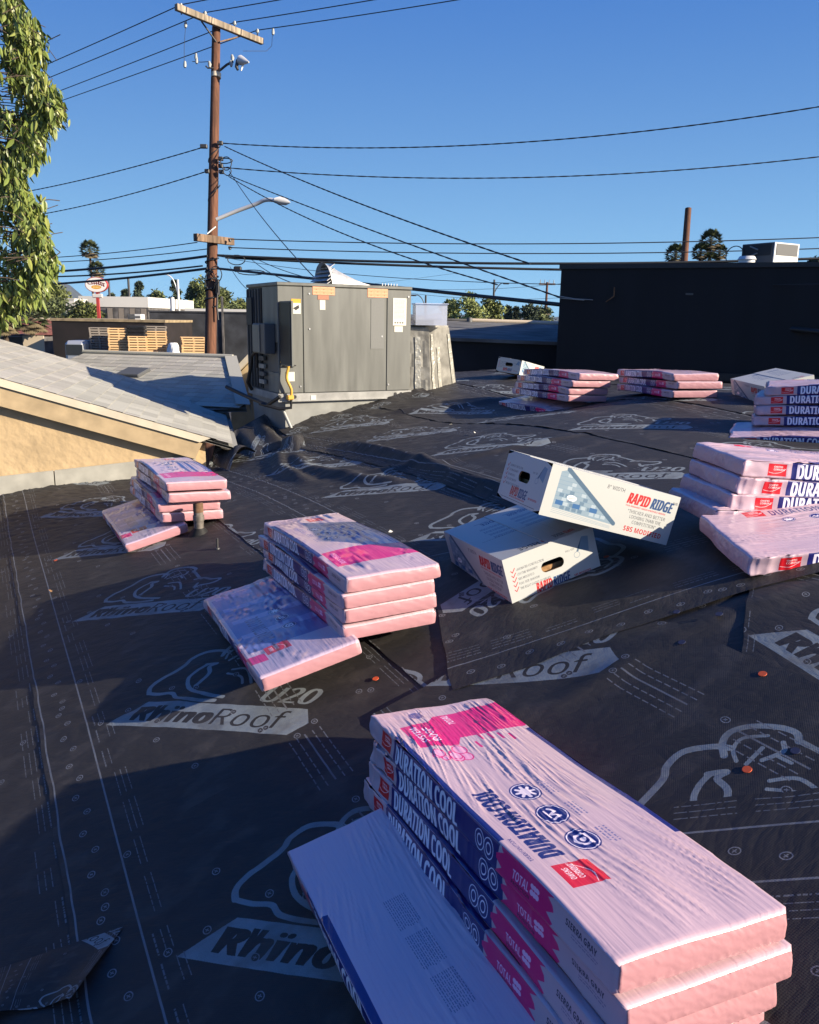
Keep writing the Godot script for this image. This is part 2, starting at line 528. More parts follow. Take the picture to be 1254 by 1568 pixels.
func top_texture(kind: int) -> ImageTexture:
	var w := 1280
	var h := 432
	var pd := Pad.new(w, h, PINKW)
	rng.seed = 40 + kind
	if kind == 0:
		pd.poly(PackedVector2Array([Vector2(0.05 * w, 0), Vector2(0.21 * w, 0), Vector2(0.215 * w, 0.56 * h), Vector2(0.25 * w, 0.62 * h), Vector2(0.24 * w, 0.90 * h), Vector2(0.115 * w, 0.90 * h), Vector2(0.105 * w, 0.66 * h), Vector2(0.075 * w, 0.58 * h), Vector2(0.07 * w, 0.4 * h)]), MAG)
		pd.rect(0.225 * w, 0, 0.53 * w, 0.045 * h, BLUE)
		pd.rect(0.16 * w, 0.965 * h, 0.5 * w, 0.035 * h, BLUE)
		# white letters and an outlined cluster in and beside the magenta patch
		pd.text("ROOF", font_bold, Vector2(0.215 * w, 0.70 * h), Vector2(-0.075 * w, 0), Vector2(0, 0.065 * h), Color(0.97, 0.85, 0.9))
		pd.text("SYSTEM", font_bold, Vector2(0.215 * w, 0.79 * h), Vector2(-0.085 * w, 0), Vector2(0, 0.055 * h), Color(0.97, 0.85, 0.9))
		pd.text("TOTAL", font_bold, Vector2(0.135 * w, 0.47 * h), Vector2(-0.058 * w, 0), Vector2(0, 0.06 * h), Color(0.97, 0.85, 0.9))
		for k in 9:
			var o := Vector2(rng.randf_range(0.24, 0.33) * w, rng.randf_range(0.62, 0.86) * h)
			var r := rng.randf_range(14, 30)
			pd.disc(o, r, r * 0.8, MAG)
			pd.disc(o, r - 4, r * 0.8 - 4, Color(0.90, 0.62, 0.74))
		for k in 5: pd.rect(rng.randf_range(0.2, 0.25) * w, (0.2 + 0.07 * k) * h, 44, 8, MAG)
		pd.disc(Vector2(0.055 * w, 0.70 * h), 26, 24, Color(0.33, 0.33, 0.55))
		pd.text("DURATION COOL", font_bold, Vector2(0.738 * w, 0.735 * h), Vector2(-0.268 * w, 0), Vector2(0, 0.15 * h), BLUE)
		pd.text("DURATION COOL", font_bold, Vector2(0.742 * w, 0.735 * h), Vector2(-0.268 * w, 0), Vector2(0, 0.15 * h), BLUE)
		pd.text("TRUDEFINITION", font_light, Vector2(0.742 * w, 0.925 * h), Vector2(-0.08 * w, 0), Vector2(0, 0.025 * h), BLUE)
		for k in 3:
			icon(pd, Vector2([0.51, 0.61, 0.71][k] * w, 0.56 * h), 0.036 * w, 0.072 * h * 1.35, k)
			small_print(pd, Rect2([0.485, 0.585, 0.685][k] * w, 0.37 * h, 0.055 * w, 0.08 * h), 3, Color(0.45, 0.42, 0.58))
		corner_logo(pd, Vector2(0.835 * w, 0.655 * h), Vector2(-0.068 * w, 0), Vector2(0, 0.225 * h))
	elif kind == 1:
		pd.poly(PackedVector2Array([Vector2(0.26 * w, 0), Vector2(0.72 * w, 0), Vector2(0.70 * w, 0.42 * h), Vector2(0.22 * w, 0.46 * h)]), Color(0.24, 0.27, 0.52))
		for k in 9:
			var y := rng.randf_range(0.0, 0.44) * h
			pd.poly(PackedVector2Array([Vector2(0.24 * w, y), Vector2(0.74 * w, y + rng.randf_range(-20, 20)), Vector2(0.74 * w, y + 14), Vector2(0.3 * w, y + 8)]), PINKW)
		pd.poly(PackedVector2Array([Vector2(0.70 * w, 0), Vector2(0.84 * w, 0), Vector2(0.86 * w, 0.93 * h), Vector2(0.69 * w, 0.93 * h), Vector2(0.66 * w, 0.5 * h)]), MAG)
		pd.text("ROOF SYSTEM", font_bold, Vector2(0.83 * w, 0.80 * h), Vector2(-0.12 * w, 0), Vector2(0, 0.06 * h), Color(0.95, 0.7, 0.82))
		for k in 3:
			icon(pd, Vector2([0.30, 0.40, 0.50][k] * w, 0.60 * h), 0.033 * w, 0.09 * h, k)
			small_print(pd, Rect2([0.27, 0.37, 0.47][k] * w, 0.73 * h, 0.055 * w, 0.08 * h), 3, Color(0.40, 0.40, 0.62))
		pd.rect(0.12 * w, 0.94 * h, 0.6 * w, 0.06 * h, BLUE)
		corner_logo(pd, Vector2(0.14 * w, 0.3 * h), Vector2(-0.07 * w, 0), Vector2(0, 0.2 * h))
	elif kind == 2:
		pd.rect(0, 0, w, h, Color(0.84, 0.70, 0.74))
		pd.rect(0.26 * w, 0.95 * h, 0.70 * w, 0.05 * h, BLUE)
		for k in 3:
			small_print(pd, Rect2((0.30 + 0.115 * k) * w, 0.48 * h, 0.095 * w, 0.15 * h), 11, Color(0.42, 0.40, 0.50))
			small_print(pd, Rect2((0.33 + 0.13 * k) * w, 0.24 * h, 0.06 * w, 0.05 * h), 2, Color(0.3, 0.3, 0.5))
			icon(pd, Vector2((0.30 + 0.085 * k) * w, 0.12 * h), 0.027 * w, 0.07 * h, k)
		small_print(pd, Rect2(0.74 * w, 0.58 * h, 0.1 * w, 0.16 * h), 9, Color(0.62, 0.3, 0.5))
		pd.poly(PackedVector2Array([Vector2(0.80 * w, 0.10 * h), Vector2(w, 0.10 * h), Vector2(w, 0.74 * h), Vector2(0.90 * w, 0.72 * h), Vector2(0.86 * w, 0.5 * h), Vector2(0.80 * w, 0.36 * h)]), Color(0.66, 0.13, 0.45))
		pd.text("ROOF", font_bold, Vector2(0.87 * w, 0.42 * h), Vector2(0.11 * w, 0), Vector2(0, -0.12 * h), Color(0.92, 0.75, 0.88))
	else:
		pd.rect(0, 0, w, h, Color(0.74, 0.66, 0.72))
		pd.poly(PackedVector2Array([Vector2(0.05 * w, 0.05 * h), Vector2(0.8 * w, 0.02 * h), Vector2(0.78 * w, 0.95 * h), Vector2(0.1 * w, 0.95 * h)]), Color(0.36, 0.40, 0.62))
		for k in 4: pd.poly(PackedVector2Array([Vector2((0.1 + 0.17 * k) * w, 0.1 * h), Vector2((0.16 + 0.17 * k) * w, 0.1 * h), Vector2((0.12 + 0.17 * k) * w, 0.9 * h), Vector2((0.08 + 0.17 * k) * w, 0.9 * h)]), Color(0.55, 0.54, 0.72))
		pd.text("DURATION COOL", font_bold, Vector2(0.72 * w, 0.62 * h), Vector2(-0.27 * w, 0), Vector2(0, 0.16 * h), BLUE)
		for k in 3: icon(pd, Vector2([0.46, 0.56, 0.66][k] * w, 0.42 * h), 0.03 * w, 0.08 * h, k)
		corner_logo(pd, Vector2(0.85 * w, 0.55 * h), Vector2(-0.07 * w, 0), Vector2(0, 0.25 * h))
		pd.rect(0.82 * w, 0.82 * h, 0.07 * w, 0.18 * h, MAG)
		pd.rect(0.08 * w, 0.2 * h, 0.16 * w, 0.26 * h, Color(0.55, 0.25, 0.52))
	if kind == 4:
		pd.im.fill(PINKW)
		corner_logo(pd, Vector2(0.13 * w, 0.16 * h), Vector2(0.062 * w, 0), Vector2(0, -0.13 * h))
		pd.text("DURATION COOL", font_bold, Vector2(0.21 * w, 0.16 * h), Vector2(0.26 * w, 0), Vector2(0, -0.11 * h), BLUE)
		for k in 3: icon(pd, Vector2([0.24, 0.33, 0.42][k] * w, 0.28 * h), 0.022 * w, 0.05 * h, k)
		small_print(pd, Rect2(0.5 * w, 0.3 * h, 0.3 * w, 0.2 * h), 5, Color(0.62, 0.5, 0.6))
		pd.rect(0.22 * w, 0.965 * h, 0.6 * w, 0.035 * h, BLUE)
	return pd.tex()

func side_texture() -> ImageTexture:
	var w := 1600
	var h := 100
	var pd := Pad.new(w, h, Color(0.72, 0.62, 0.67))
	rng.seed = 9
	var W := Color(0.90, 0.88, 0.93)
	corner_logo(pd, Vector2(0.085 * w, 0.86 * h), Vector2(0.062 * w, 0), Vector2(0, -0.72 * h))
	pd.rect(0.165 * w, 0, 0.50 * w, h, BLUE)
	pd.text("DURATION COOL", font_bold, Vector2(0.182 * w, 0.93 * h), Vector2(0.315 * w, 0), Vector2(0, -0.86 * h), W)
	pd.text("DURATION COOL", font_bold, Vector2(0.1845 * w, 0.93 * h), Vector2(0.315 * w, 0), Vector2(0, -0.86 * h), W)
	for k in 2:
		var o := Vector2((0.595 + 0.036 * k) * w, 0.48 * h)
		pd.disc(o, 30, 38, W)
		pd.disc(o, 27, 34, BLUE)
		pd.disc(o, 16, 22, W)
		pd.disc(o, 12, 16, BLUE)
	var edge := PackedVector2Array([Vector2(0.672 * w, 0)])
	for k in 7: edge.append(Vector2((0.668 + 0.014 * sin(k * 1.9)) * w, k / 6.0 * h))
	for k in 7: edge.append(Vector2((0.832 + 0.012 * sin(k * 2.3)) * w, (6 - k) / 6.0 * h))
	pd.poly(edge, MAG)
	pd.text("TOTAL", font_bold, Vector2(0.715 * w, 0.66 * h), Vector2(0.05 * w, 0), Vector2(0, -0.3 * h), Color(0.93, 0.72, 0.84))
	for k in 6: pd.disc(Vector2((0.775 + 0.008 * (k % 3)) * w, (0.36 + 0.2 * (k / 3)) * h), 9, 9, Color(0.93, 0.72, 0.84))
	pd.text("PROTECTION", font_bold, Vector2(0.715 * w, 0.84 * h), Vector2(0.055 * w, 0), Vector2(0, -0.12 * h), Color(0.2, 0.05, 0.2))
	pd.text("SIERRA GRAY", font_bold, Vector2(0.872 * w, 0.46 * h), Vector2(0.082 * w, 0), Vector2(0, -0.2 * h), Color(0.15, 0.14, 0.24))
	small_print(pd, Rect2(0.89 * w, 0.55 * h, 0.07 * w, 0.16 * h), 2, Color(0.5, 0.45, 0.55))
	return pd.tex()

# one wrapped bundle: 1 m long (x), wide along z, origin at the middle of its underside
func bundle_meshes(seed_: int, L: float, T: float, W: float, fine: bool, puff: float) -> Array:
	var nx := 150 if fine else 64
	var nz := 96 if fine else 32
	var ny := 10 if fine else 6
	var off := seed_ * 37.7
	var r := 0.007
	var ph := seed_ * 1.7
	var pos := func(face: int, s: float, t: float) -> Vector3:     # face 0 top, 1 side +z, 2 side -z, 3 underside
		var x := (s - 0.5) * L
		var y := T * 0.5
		var z := 0.0
		var hw := W * 0.5
		var hh := T * 0.5
		var c := 0.293 * r
		if face == 0 or face == 3:
			z = lerpf(-hw + c, hw - c, t)
			var k := maxf(0.0, (absf(z) - (hw - r)) / r)
			y = hh - r * (1.0 - sqrt(maxf(0.0, 1.0 - k * k)))
			if face == 3: y = -y
		else:
			y = lerpf(-hh + c, hh - c, t)
			var k := maxf(0.0, (absf(y) - (hh - r)) / r)
			z = hw - r * (1.0 - sqrt(maxf(0.0, 1.0 - k * k)))
			if face == 2: z = -z
		var e := minf(s, 1.0 - s) * L
		# lengthwise folds of the loose film, fanning a little, strongest where the print is slack
		var fan := z * (1.0 + 0.35 * sin(s * 3.0 + ph)) + 0.03 * sin(s * 5.0 + ph)
		var fold := pow(1.0 - absf(crumple.get_noise_2d(s * 15.0 + off, fan * 330.0)), 5.0) * 0.85 + pow(1.0 - absf(crumple.get_noise_2d(s * 30.0 + off + 50.0, fan * 640.0)), 6.0) * 0.4
		var slack := clampf(0.25 + 1.1 * broad.get_noise_2d(s * 30.0 + off, z * 60.0) + 0.55 * (0.8 - s), 0.05, 1.0)
		var d := (0.0046 if fine else 0.0038) * (fold - 0.30) * slack * clampf(e / 0.03, 0.1, 1.0) * minf(1.0, 0.3 + puff)
		var lump := crumple.get_noise_3d(x * 220.0 + off, y * 260.0, z * 220.0)
		d += 0.0018 * lump * (clampf(1.0 - s / 0.12, 0.10, 1.0) if face != 0 else clampf(1.0 - s / 0.1, 0.05, 0.6)) * puff
		if face == 0: y += d + 0.004 * broad.get_noise_2d(s * 22.0 + off, z * 40.0)
		elif face == 3: y += 0.0
		else: z += signf(z) * (d * 0.8 + 0.006 * broad.get_noise_2d(s * 26.0 + off, y * 90.0 + 7.0))
		# the far end of the wrapper is slack and bunched up
		var q := clampf(1.0 - e / r, 0.0, 1.0)
		if e < r:
			var pull := r * (1.0 - sqrt(maxf(0.0, 1.0 - q * q)))
			y *= 1.0 - pull * 0.9 / hh
			z *= 1.0 - pull * 0.9 / hw
		if s < 0.1:
			var b := (0.1 - s) / 0.1
			z += 0.010 * b * crumple.get_noise_2d(y * 110.0 + off, x * 90.0) * puff
			x += 0.010 * b * crumple.get_noise_3d(y * 60.0, z * 45.0, off) * puff
		y += -0.010 * pow(absf(s - 0.45) * 2.0, 2.4) * 0.6 + 0.003 * sin(s * 7.0 + ph)
		return Vector3(x, y + T * 0.5, z)
	var grid := func(face: int, n: int, m: int) -> ArrayMesh:
		var st := mb()
		for i in n + 1:
			for j in m + 1:
				var s := float(i) / n
				var t := float(j) / m
				var p: Vector3 = pos.call(face, s, t)
				var ds: Vector3 = pos.call(face, minf(s + 0.003, 1.0), t) - pos.call(face, maxf(s - 0.003, 0.0), t)
				var dt: Vector3 = pos.call(face, s, minf(t + 0.006, 1.0)) - pos.call(face, s, maxf(t - 0.006, 0.0))
				var nn := ds.cross(dt).normalized()
				if face == 0 and nn.y < 0 or face == 3 and nn.y > 0 or face == 1 and nn.z < 0 or face == 2 and nn.z > 0: nn = -nn
				st.set_normal(nn)
				st.set_uv(Vector2(s if face != 2 else 1.0 - s, t if face == 0 or face == 3 else 1.0 - t))
				st.add_vertex(p)
		for i in n:
			for j in m:
				var a := i * (m + 1) + j
				var b := a + m + 1
				var flip := face == 0 or face == 2
				for v in ([a, b, b + 1, a, b + 1, a + 1] if flip else [a, b + 1, b, a, a + 1, b + 1]): st.add_index(v)
		st.generate_tangents()
		return st.commit()
	var out := [grid.call(0, nx, nz), grid.call(1, nx, ny), grid.call(2, nx, ny), grid.call(3, 12, 4)]
	# the two ends: paper-like film folded over, with creases
	for e in [0.0, 1.0]:
		var st := mb()
		var n := 72 if fine else 26
		var m := 10 if fine else 6
		var pts := []
		for i in n + 1:
			for j in m + 1:
				var t := float(i) / n
				var k := float(j) / m
				var bottom: Vector3 = pos.call(3, e, t)
				var top: Vector3 = pos.call(0, e, t)
				var p := bottom.lerp(top, k)
				var inn := sin(k * PI)
				var rim := pow(absf(k - 0.5) * 2.0, 2.0)
				var bulge := 0.003 * inn + 0.0010 * inn * broad.get_noise_2d(t * 60.0 + off, k * 20.0 + off) + 0.0042 * rim * (0.25 + inn) * pow(1.0 - absf(crumple.get_noise_2d(t * 330.0 + k * 40.0, off + e * 30.0 + k * 25.0)), 6.0) + 0.0007 * inn * crumple.get_noise_2d(t * 160.0, k * 90.0 + off)
				p.x += bulge * (1.0 if e > 0.5 else -1.0)
				pts.append(p)
		for i in n:
			for j in m:
				var a: Vector3 = pts[i * (m + 1) + j]
				var b: Vector3 = pts[(i + 1) * (m + 1) + j]
				var c: Vector3 = pts[(i + 1) * (m + 1) + j + 1]
				var d: Vector3 = pts[i * (m + 1) + j + 1]
				st.set_smooth_group(1)
				for v in ([a, b, c, a, c, d] if e > 0.5 else [a, c, b, a, d, c]):
					st.set_uv(Vector2(v.z * 3.0, v.y * 3.0))
					st.add_vertex(v)
		for side in [1, 2]:      # close the upright corners against the long sides
			for j in m:
				var q := []
				for k in [float(j) / m, float(j + 1) / m]:
					q.append(pos.call(side, e, k))
					q.append(pts[(n if side == 1 else 0) * (m + 1) + int(round(k * m))])
				var turn: bool = (side == 1) == (e > 0.5)
				for v in ([q[0], q[2], q[3], q[0], q[3], q[1]] if turn else [q[0], q[3], q[2], q[0], q[1], q[3]]):
					st.set_uv(Vector2(v.z * 3.0, v.y * 3.0))
					st.add_vertex(v)
		st.index()
		st.generate_normals()
		out.append(st.commit())
	return out

var bundle_cache := {}
func bundle(label: String, group: String, base: Transform3D, top: int, variant: int, fine := false, T := 0.0575, puff := 1.0) -> Node3D:
	var key := "%d %s" % [variant, fine]
	if not bundle_cache.has(key): bundle_cache[key] = bundle_meshes(variant, 1.0, T, 0.337, fine, puff)
	var m: Array = bundle_cache[key]
	var o := thing("shingle_bundle", label, "shingle bundle", base, group)
	part("wrapper_top", m[0], M["top%d" % top], o)
	part("wrapper_side", m[1], M.side, o)
	part("wrapper_side", m[2], M.side, o)
	part("wrapper_underside", m[3], M.pink, o)
	part("end_flap", m[4], M.pink_far, o)
	part("end_flap", m[5], M.pink, o)
	return o

func basis_of(L: Vector3, W: Vector3) -> Basis:
	L = L.normalized()
	W = (W - L * W.dot(L)).normalized()
	return Basis(L, W.cross(L).normalized(), W)

# ------------------------------------------------------------------ roof covering
func sheet(called: String, origin: Vector2, along: Vector2, c0: float, c1: float, a0: float, a1: float, uv0: Vector2, lift: float, res: float, parent: Node, curl := 0.0) -> MeshInstance3D:
	# along: the way the roll runs (x, z); across is to its left when seen from above with x right
	var across := Vector2(along.y, -along.x)
	var nc := maxi(2, int((c1 - c0) / res))
	var na := maxi(2, int((a1 - a0) / res))
	var st := mb()
	var idx := PackedInt32Array()
	idx.resize((nc + 1) * (na + 1))
	var count := 0
	var keep := func(p: Vector2) -> bool:
		return not (p.x < -1.55 and p.y < -6.37 - 0.25 * (p.x + 1.62)) and p.y > -9.9 and p.x < 6.5
	for i in nc + 1:
		for j in na + 1:
			var c := lerpf(c0, c1, float(i) / nc)
			var a := lerpf(a0, a1, float(j) / na)
			var edge := minf(minf(c - c0, c1 - c), minf(a - a0, a1 - a))
			var wob := 0.006 * broad.get_noise_2d(a * 40.0 + lift * 9000.0, c * 40.0) * clampf(1.0 - edge / 0.05, 0.0, 1.0)
			var p := origin + across * (c + wob) + along * (a + wob)
			idx[i * (na + 1) + j] = count if keep.call(p) else -1
			if not keep.call(p): continue
			count += 1
			var q := Vector3(p.x, roof_y(p.x, p.y) + lift, p.y)
			q.y += curl * exp(-edge / 0.02) * maxf(0.0, broad.get_noise_2d(p.x * 30.0 + lift * 5000.0, p.y * 30.0))
			st.set_uv(Vector2((c - c0 + uv0.x) / 1.07, (a + uv0.y) / 1.07))
			st.add_vertex(q)
	for i in nc:
		for j in na:
			var a := idx[i * (na + 1) + j]
			var b := idx[(i + 1) * (na + 1) + j]
			var c := idx[(i + 1) * (na + 1) + j + 1]
			var d := idx[i * (na + 1) + j + 1]
			if a < 0 or b < 0 or c < 0 or d < 0: continue
			for v in [a, d, c, a, c, b]: st.add_index(v)
	st.generate_normals()
	st.generate_tangents()
	return part(called, st.commit(), M.membrane, parent)

func loose_flap(parent: Node, pts: Array, w0: Vector3, uv: Vector2) -> void:   # a ribbon of loose sheet: a row of cross-sections
	var st := mb()
	var n: int = pts.size()
	var m: int = pts[0].size()
	st.set_smooth_group(1)
	for i in n - 1:
		for j in m - 1:
			var q := [[i, j], [i + 1, j], [i + 1, j + 1], [i, j], [i + 1, j + 1], [i, j + 1]]
			for k in q:
				st.set_uv(uv + Vector2(k[0] * 0.06, k[1] * 0.06))
				st.add_vertex(pts[k[0]][k[1]])
	st.index()
	st.generate_normals()
	st.generate_tangents()
	part("loose_flap", st.commit(), M.membrane, parent)

# ------------------------------------------------------------------ cartons
func carton_textures() -> void:
	var IV := Color(0.71, 0.72, 0.70)
	var RD := Color(0.70, 0.04, 0.07)
	var BL := Color(0.07, 0.24, 0.43)
	var GR := Color(0.20, 0.21, 0.24)
	rng.seed = 21
	# long side: roof drawing on the left, lettering on the right
	var w := 1024
	var h := 350
	var pd := Pad.new(w, h, IV)
	var A := Vector2(0.075 * w, 0.80 * h)
	pd.poly(PackedVector2Array([A, Vector2(0.075 * w, 0.10 * h), Vector2(0.13 * w, 0.03 * h), Vector2(0.55 * w, 0.86 * h)]), Color(0.50, 0.58, 0.63))
	for k in 9:
		var y := (0.10 + 0.078 * k) * h
		var xr := (0.13 + (y / h - 0.03) * 0.50) * w
		pd.rect(0.075 * w, y, xr - 0.075 * w, 2, Color(0.40, 0.52, 0.60))
		var x := (0.085 + 0.02 * (k % 2)) * w
		while x < xr - 30:
			if rng.randf() < 0.55: pd.rect(x, y + 3, 34, 0.07 * h, Color(0.36, 0.46, 0.54) if rng.randf() < 0.6 else Color(0.62, 0.68, 0.71))
			x += 46
	for k in 6:
		if k % 2 == 0: pd.rect((0.09 + 0.065 * k) * w, 0.64 * h, 56, 0.09 * h, Color(0.16, 0.36, 0.55))
	pd.disc(Vector2(0.20 * w, 0.55 * h), 38, 20, Color(0.93, 0.93, 0.92))
	pd.line([Vector2(0.175 * w, 0.57 * h), Vector2(0.225 * w, 0.53 * h)], 3.0, RD)
	pd.line([Vector2(0.125 * w, 0.03 * h), Vector2(0.55 * w, 0.83 * h)], 30.0, Color(0.26, 0.37, 0.46))
	for k in 9: pd.line([Vector2((0.13 + 0.045 * k) * w, (0.06 + 0.085 * k) * h), Vector2((0.155 + 0.045 * k) * w, (0.035 + 0.085 * k) * h)], 3.0, Color(0.22, 0.33, 0.44))
	for k in 3: pd.line([Vector2(0.075 * w, (0.82 + 0.035 * k) * h), Vector2(0.53 * w, (0.90 + 0.02 * k) * h)], 2.0, Color(0.45, 0.55, 0.62))
	pd.text("8\" WIDTH", font_light, Vector2(0.43 * w, 0.19 * h), Vector2(0.135 * w, 0), Vector2(0, -0.075 * h), GR)
	for dx in [0.0, 3.0, 6.0]:
		pd.text("RAPID", font_bold, Vector2(0.60 * w + dx, 0.37 * h), Vector2(0.165 * w, 0), Vector2(0.012 * w, -0.22 * h), RD)
		pd.text("RIDGE", font_bold, Vector2(0.785 * w + dx, 0.37 * h), Vector2(0.165 * w, 0), Vector2(0.012 * w, -0.22 * h), BL)
	pd.text("PLUS", font_bold, Vector2(0.955 * w, 0.18 * h), Vector2(0.035 * w, 0), Vector2(0, -0.05 * h), GR)
	pd.text("THE HIGHEST HIGH-PROFILE RIDGE", font_bold, Vector2(0.60 * w, 0.43 * h), Vector2(0.32 * w, 0), Vector2(0, -0.035 * h), RD)
	pd.text("\"THICKER AND BETTER", font_light, Vector2(0.63 * w, 0.545 * h), Vector2(0.30 * w, 0), Vector2(0, -0.065 * h), GR)
	pd.text("LOOKING THAN THE", font_light, Vector2(0.655 * w, 0.645 * h), Vector2(0.25 * w, 0), Vector2(0, -0.065 * h), GR)
	pd.text("COMPETITION\"", font_light, Vector2(0.685 * w, 0.745 * h), Vector2(0.19 * w, 0), Vector2(0, -0.065 * h), GR)
	pd.text("SBS MODIFIED", font_bold, Vector2(0.635 * w, 0.91 * h), Vector2(0.30 * w, 0), Vector2(0, -0.10 * h), RD)
	M.carton_side = mat(Color.WHITE, 0.55)
	M.carton_side.albedo_texture = pd.tex()
	# end with the hand hole
	w = 700
	h = 350
	pd = Pad.new(w, h, IV)
	for k in 5:
		pd.line([Vector2(0.06 * w, (0.27 + 0.095 * k) * h), Vector2(0.075 * w, (0.31 + 0.095 * k) * h), Vector2(0.105 * w, (0.235 + 0.095 * k) * h)], 5.0, RD)
		pd.text(["LAMINATED CONSTRUCTION", "LIFETIME WARRANTY", "SBS MODIFIED", "FULL SIZE SHADOW", "THE RIGHT CHOICE OF RIDGES"][k], font_light, Vector2(0.12 * w, (0.30 + 0.095 * k) * h), Vector2([0.30, 0.22, 0.17, 0.22, 0.33][k] * w, 0), Vector2(0, -0.045 * h), GR)
	for dx in [0.0, 3.0]:
		pd.text("RAPID", font_bold, Vector2(0.28 * w + dx, 0.86 * h), Vector2(0.17 * w, 0), Vector2(0.008 * w, -0.19 * h), RD)
		pd.text("RIDGE", font_bold, Vector2(0.47 * w + dx, 0.86 * h), Vector2(0.18 * w, 0), Vector2(0.008 * w, -0.19 * h), BL)
	pd.text("THE HIGHEST HIGH-PROFILE RIDGE", font_bold, Vector2(0.28 * w, 0.905 * h), Vector2(0.36 * w, 0), Vector2(0, -0.03 * h), RD)
	pd.text("SBS MODIFIED", font_bold, Vector2(0.70 * w, 0.82 * h), Vector2(0.19 * w, 0), Vector2(0, -0.04 * h), RD)
	pd.rect(0.09 * w, 0.945 * h, 0.80 * w, 3, GR)
	pd.poly(PackedVector2Array([Vector2(0.80 * w, 0.33 * h), Vector2(0.86 * w, 0.10 * h), Vector2(0.93 * w, 0.13 * h), Vector2(0.91 * w, 0.42 * h)]), Color(0.45, 0.55, 0.62))
	pd.poly(PackedVector2Array([Vector2(0.76 * w, 0.40 * h), Vector2(0.86 * w, 0.10 * h), Vector2(0.80 * w, 0.36 * h)]), Color(0.30, 0.38, 0.46))
	pd.disc(Vector2(0.775 * w, 0.42 * h), 24, 22, Color(0.5, 0.55, 0.6))
	pd.disc(Vector2(0.775 * w, 0.42 * h), 20, 18, IV)
	pd.text("FULL SIZE", font_light, Vector2(0.66 * w, 0.30 * h), Vector2(0.10 * w, 0), Vector2(0, -0.035 * h), GR)
	M.carton_end = mat(Color.WHITE, 0.55)
	M.carton_end.albedo_texture = pd.tex()
	# top
	w = 700
	h = 460
	pd = Pad.new(w, h, Color(0.70, 0.70, 0.68))
	small_print(pd, Rect2(0.12 * w, 0.12 * h, 0.02 * w, 0.6 * h), 2, BL, false)
	for k in 4: small_print(pd, Rect2((0.27 + 0.08 * k) * w, 0.2 * h, 0.045 * w, 0.55 * h), 3, BL, false)
	pd.text("RAPID RIDGE", font_bold, Vector2(0.20 * w, 0.15 * h), Vector2(0, 0.5 * h), Vector2(-0.06 * w, 0), BL)
	pd.text("RAPID", font_bold, Vector2(0.90 * w, 0.30 * h), Vector2(0, 0.21 * h), Vector2(0.055 * w, 0), RD)
	pd.text("RIDGE", font_bold, Vector2(0.90 * w, 0.54 * h), Vector2(0, 0.22 * h), Vector2(0.055 * w, 0), GR)
	small_print(pd, Rect2(0.55 * w, 0.1 * h, 0.012 * w, 0.8 * h), 1, GR, false)
	pd.rect(0, 0.495 * h, w, 2, Color(0.55, 0.53, 0.48))
	M.carton_top = mat(Color.WHITE, 0.6)
	M.carton_top.albedo_texture = pd.tex()

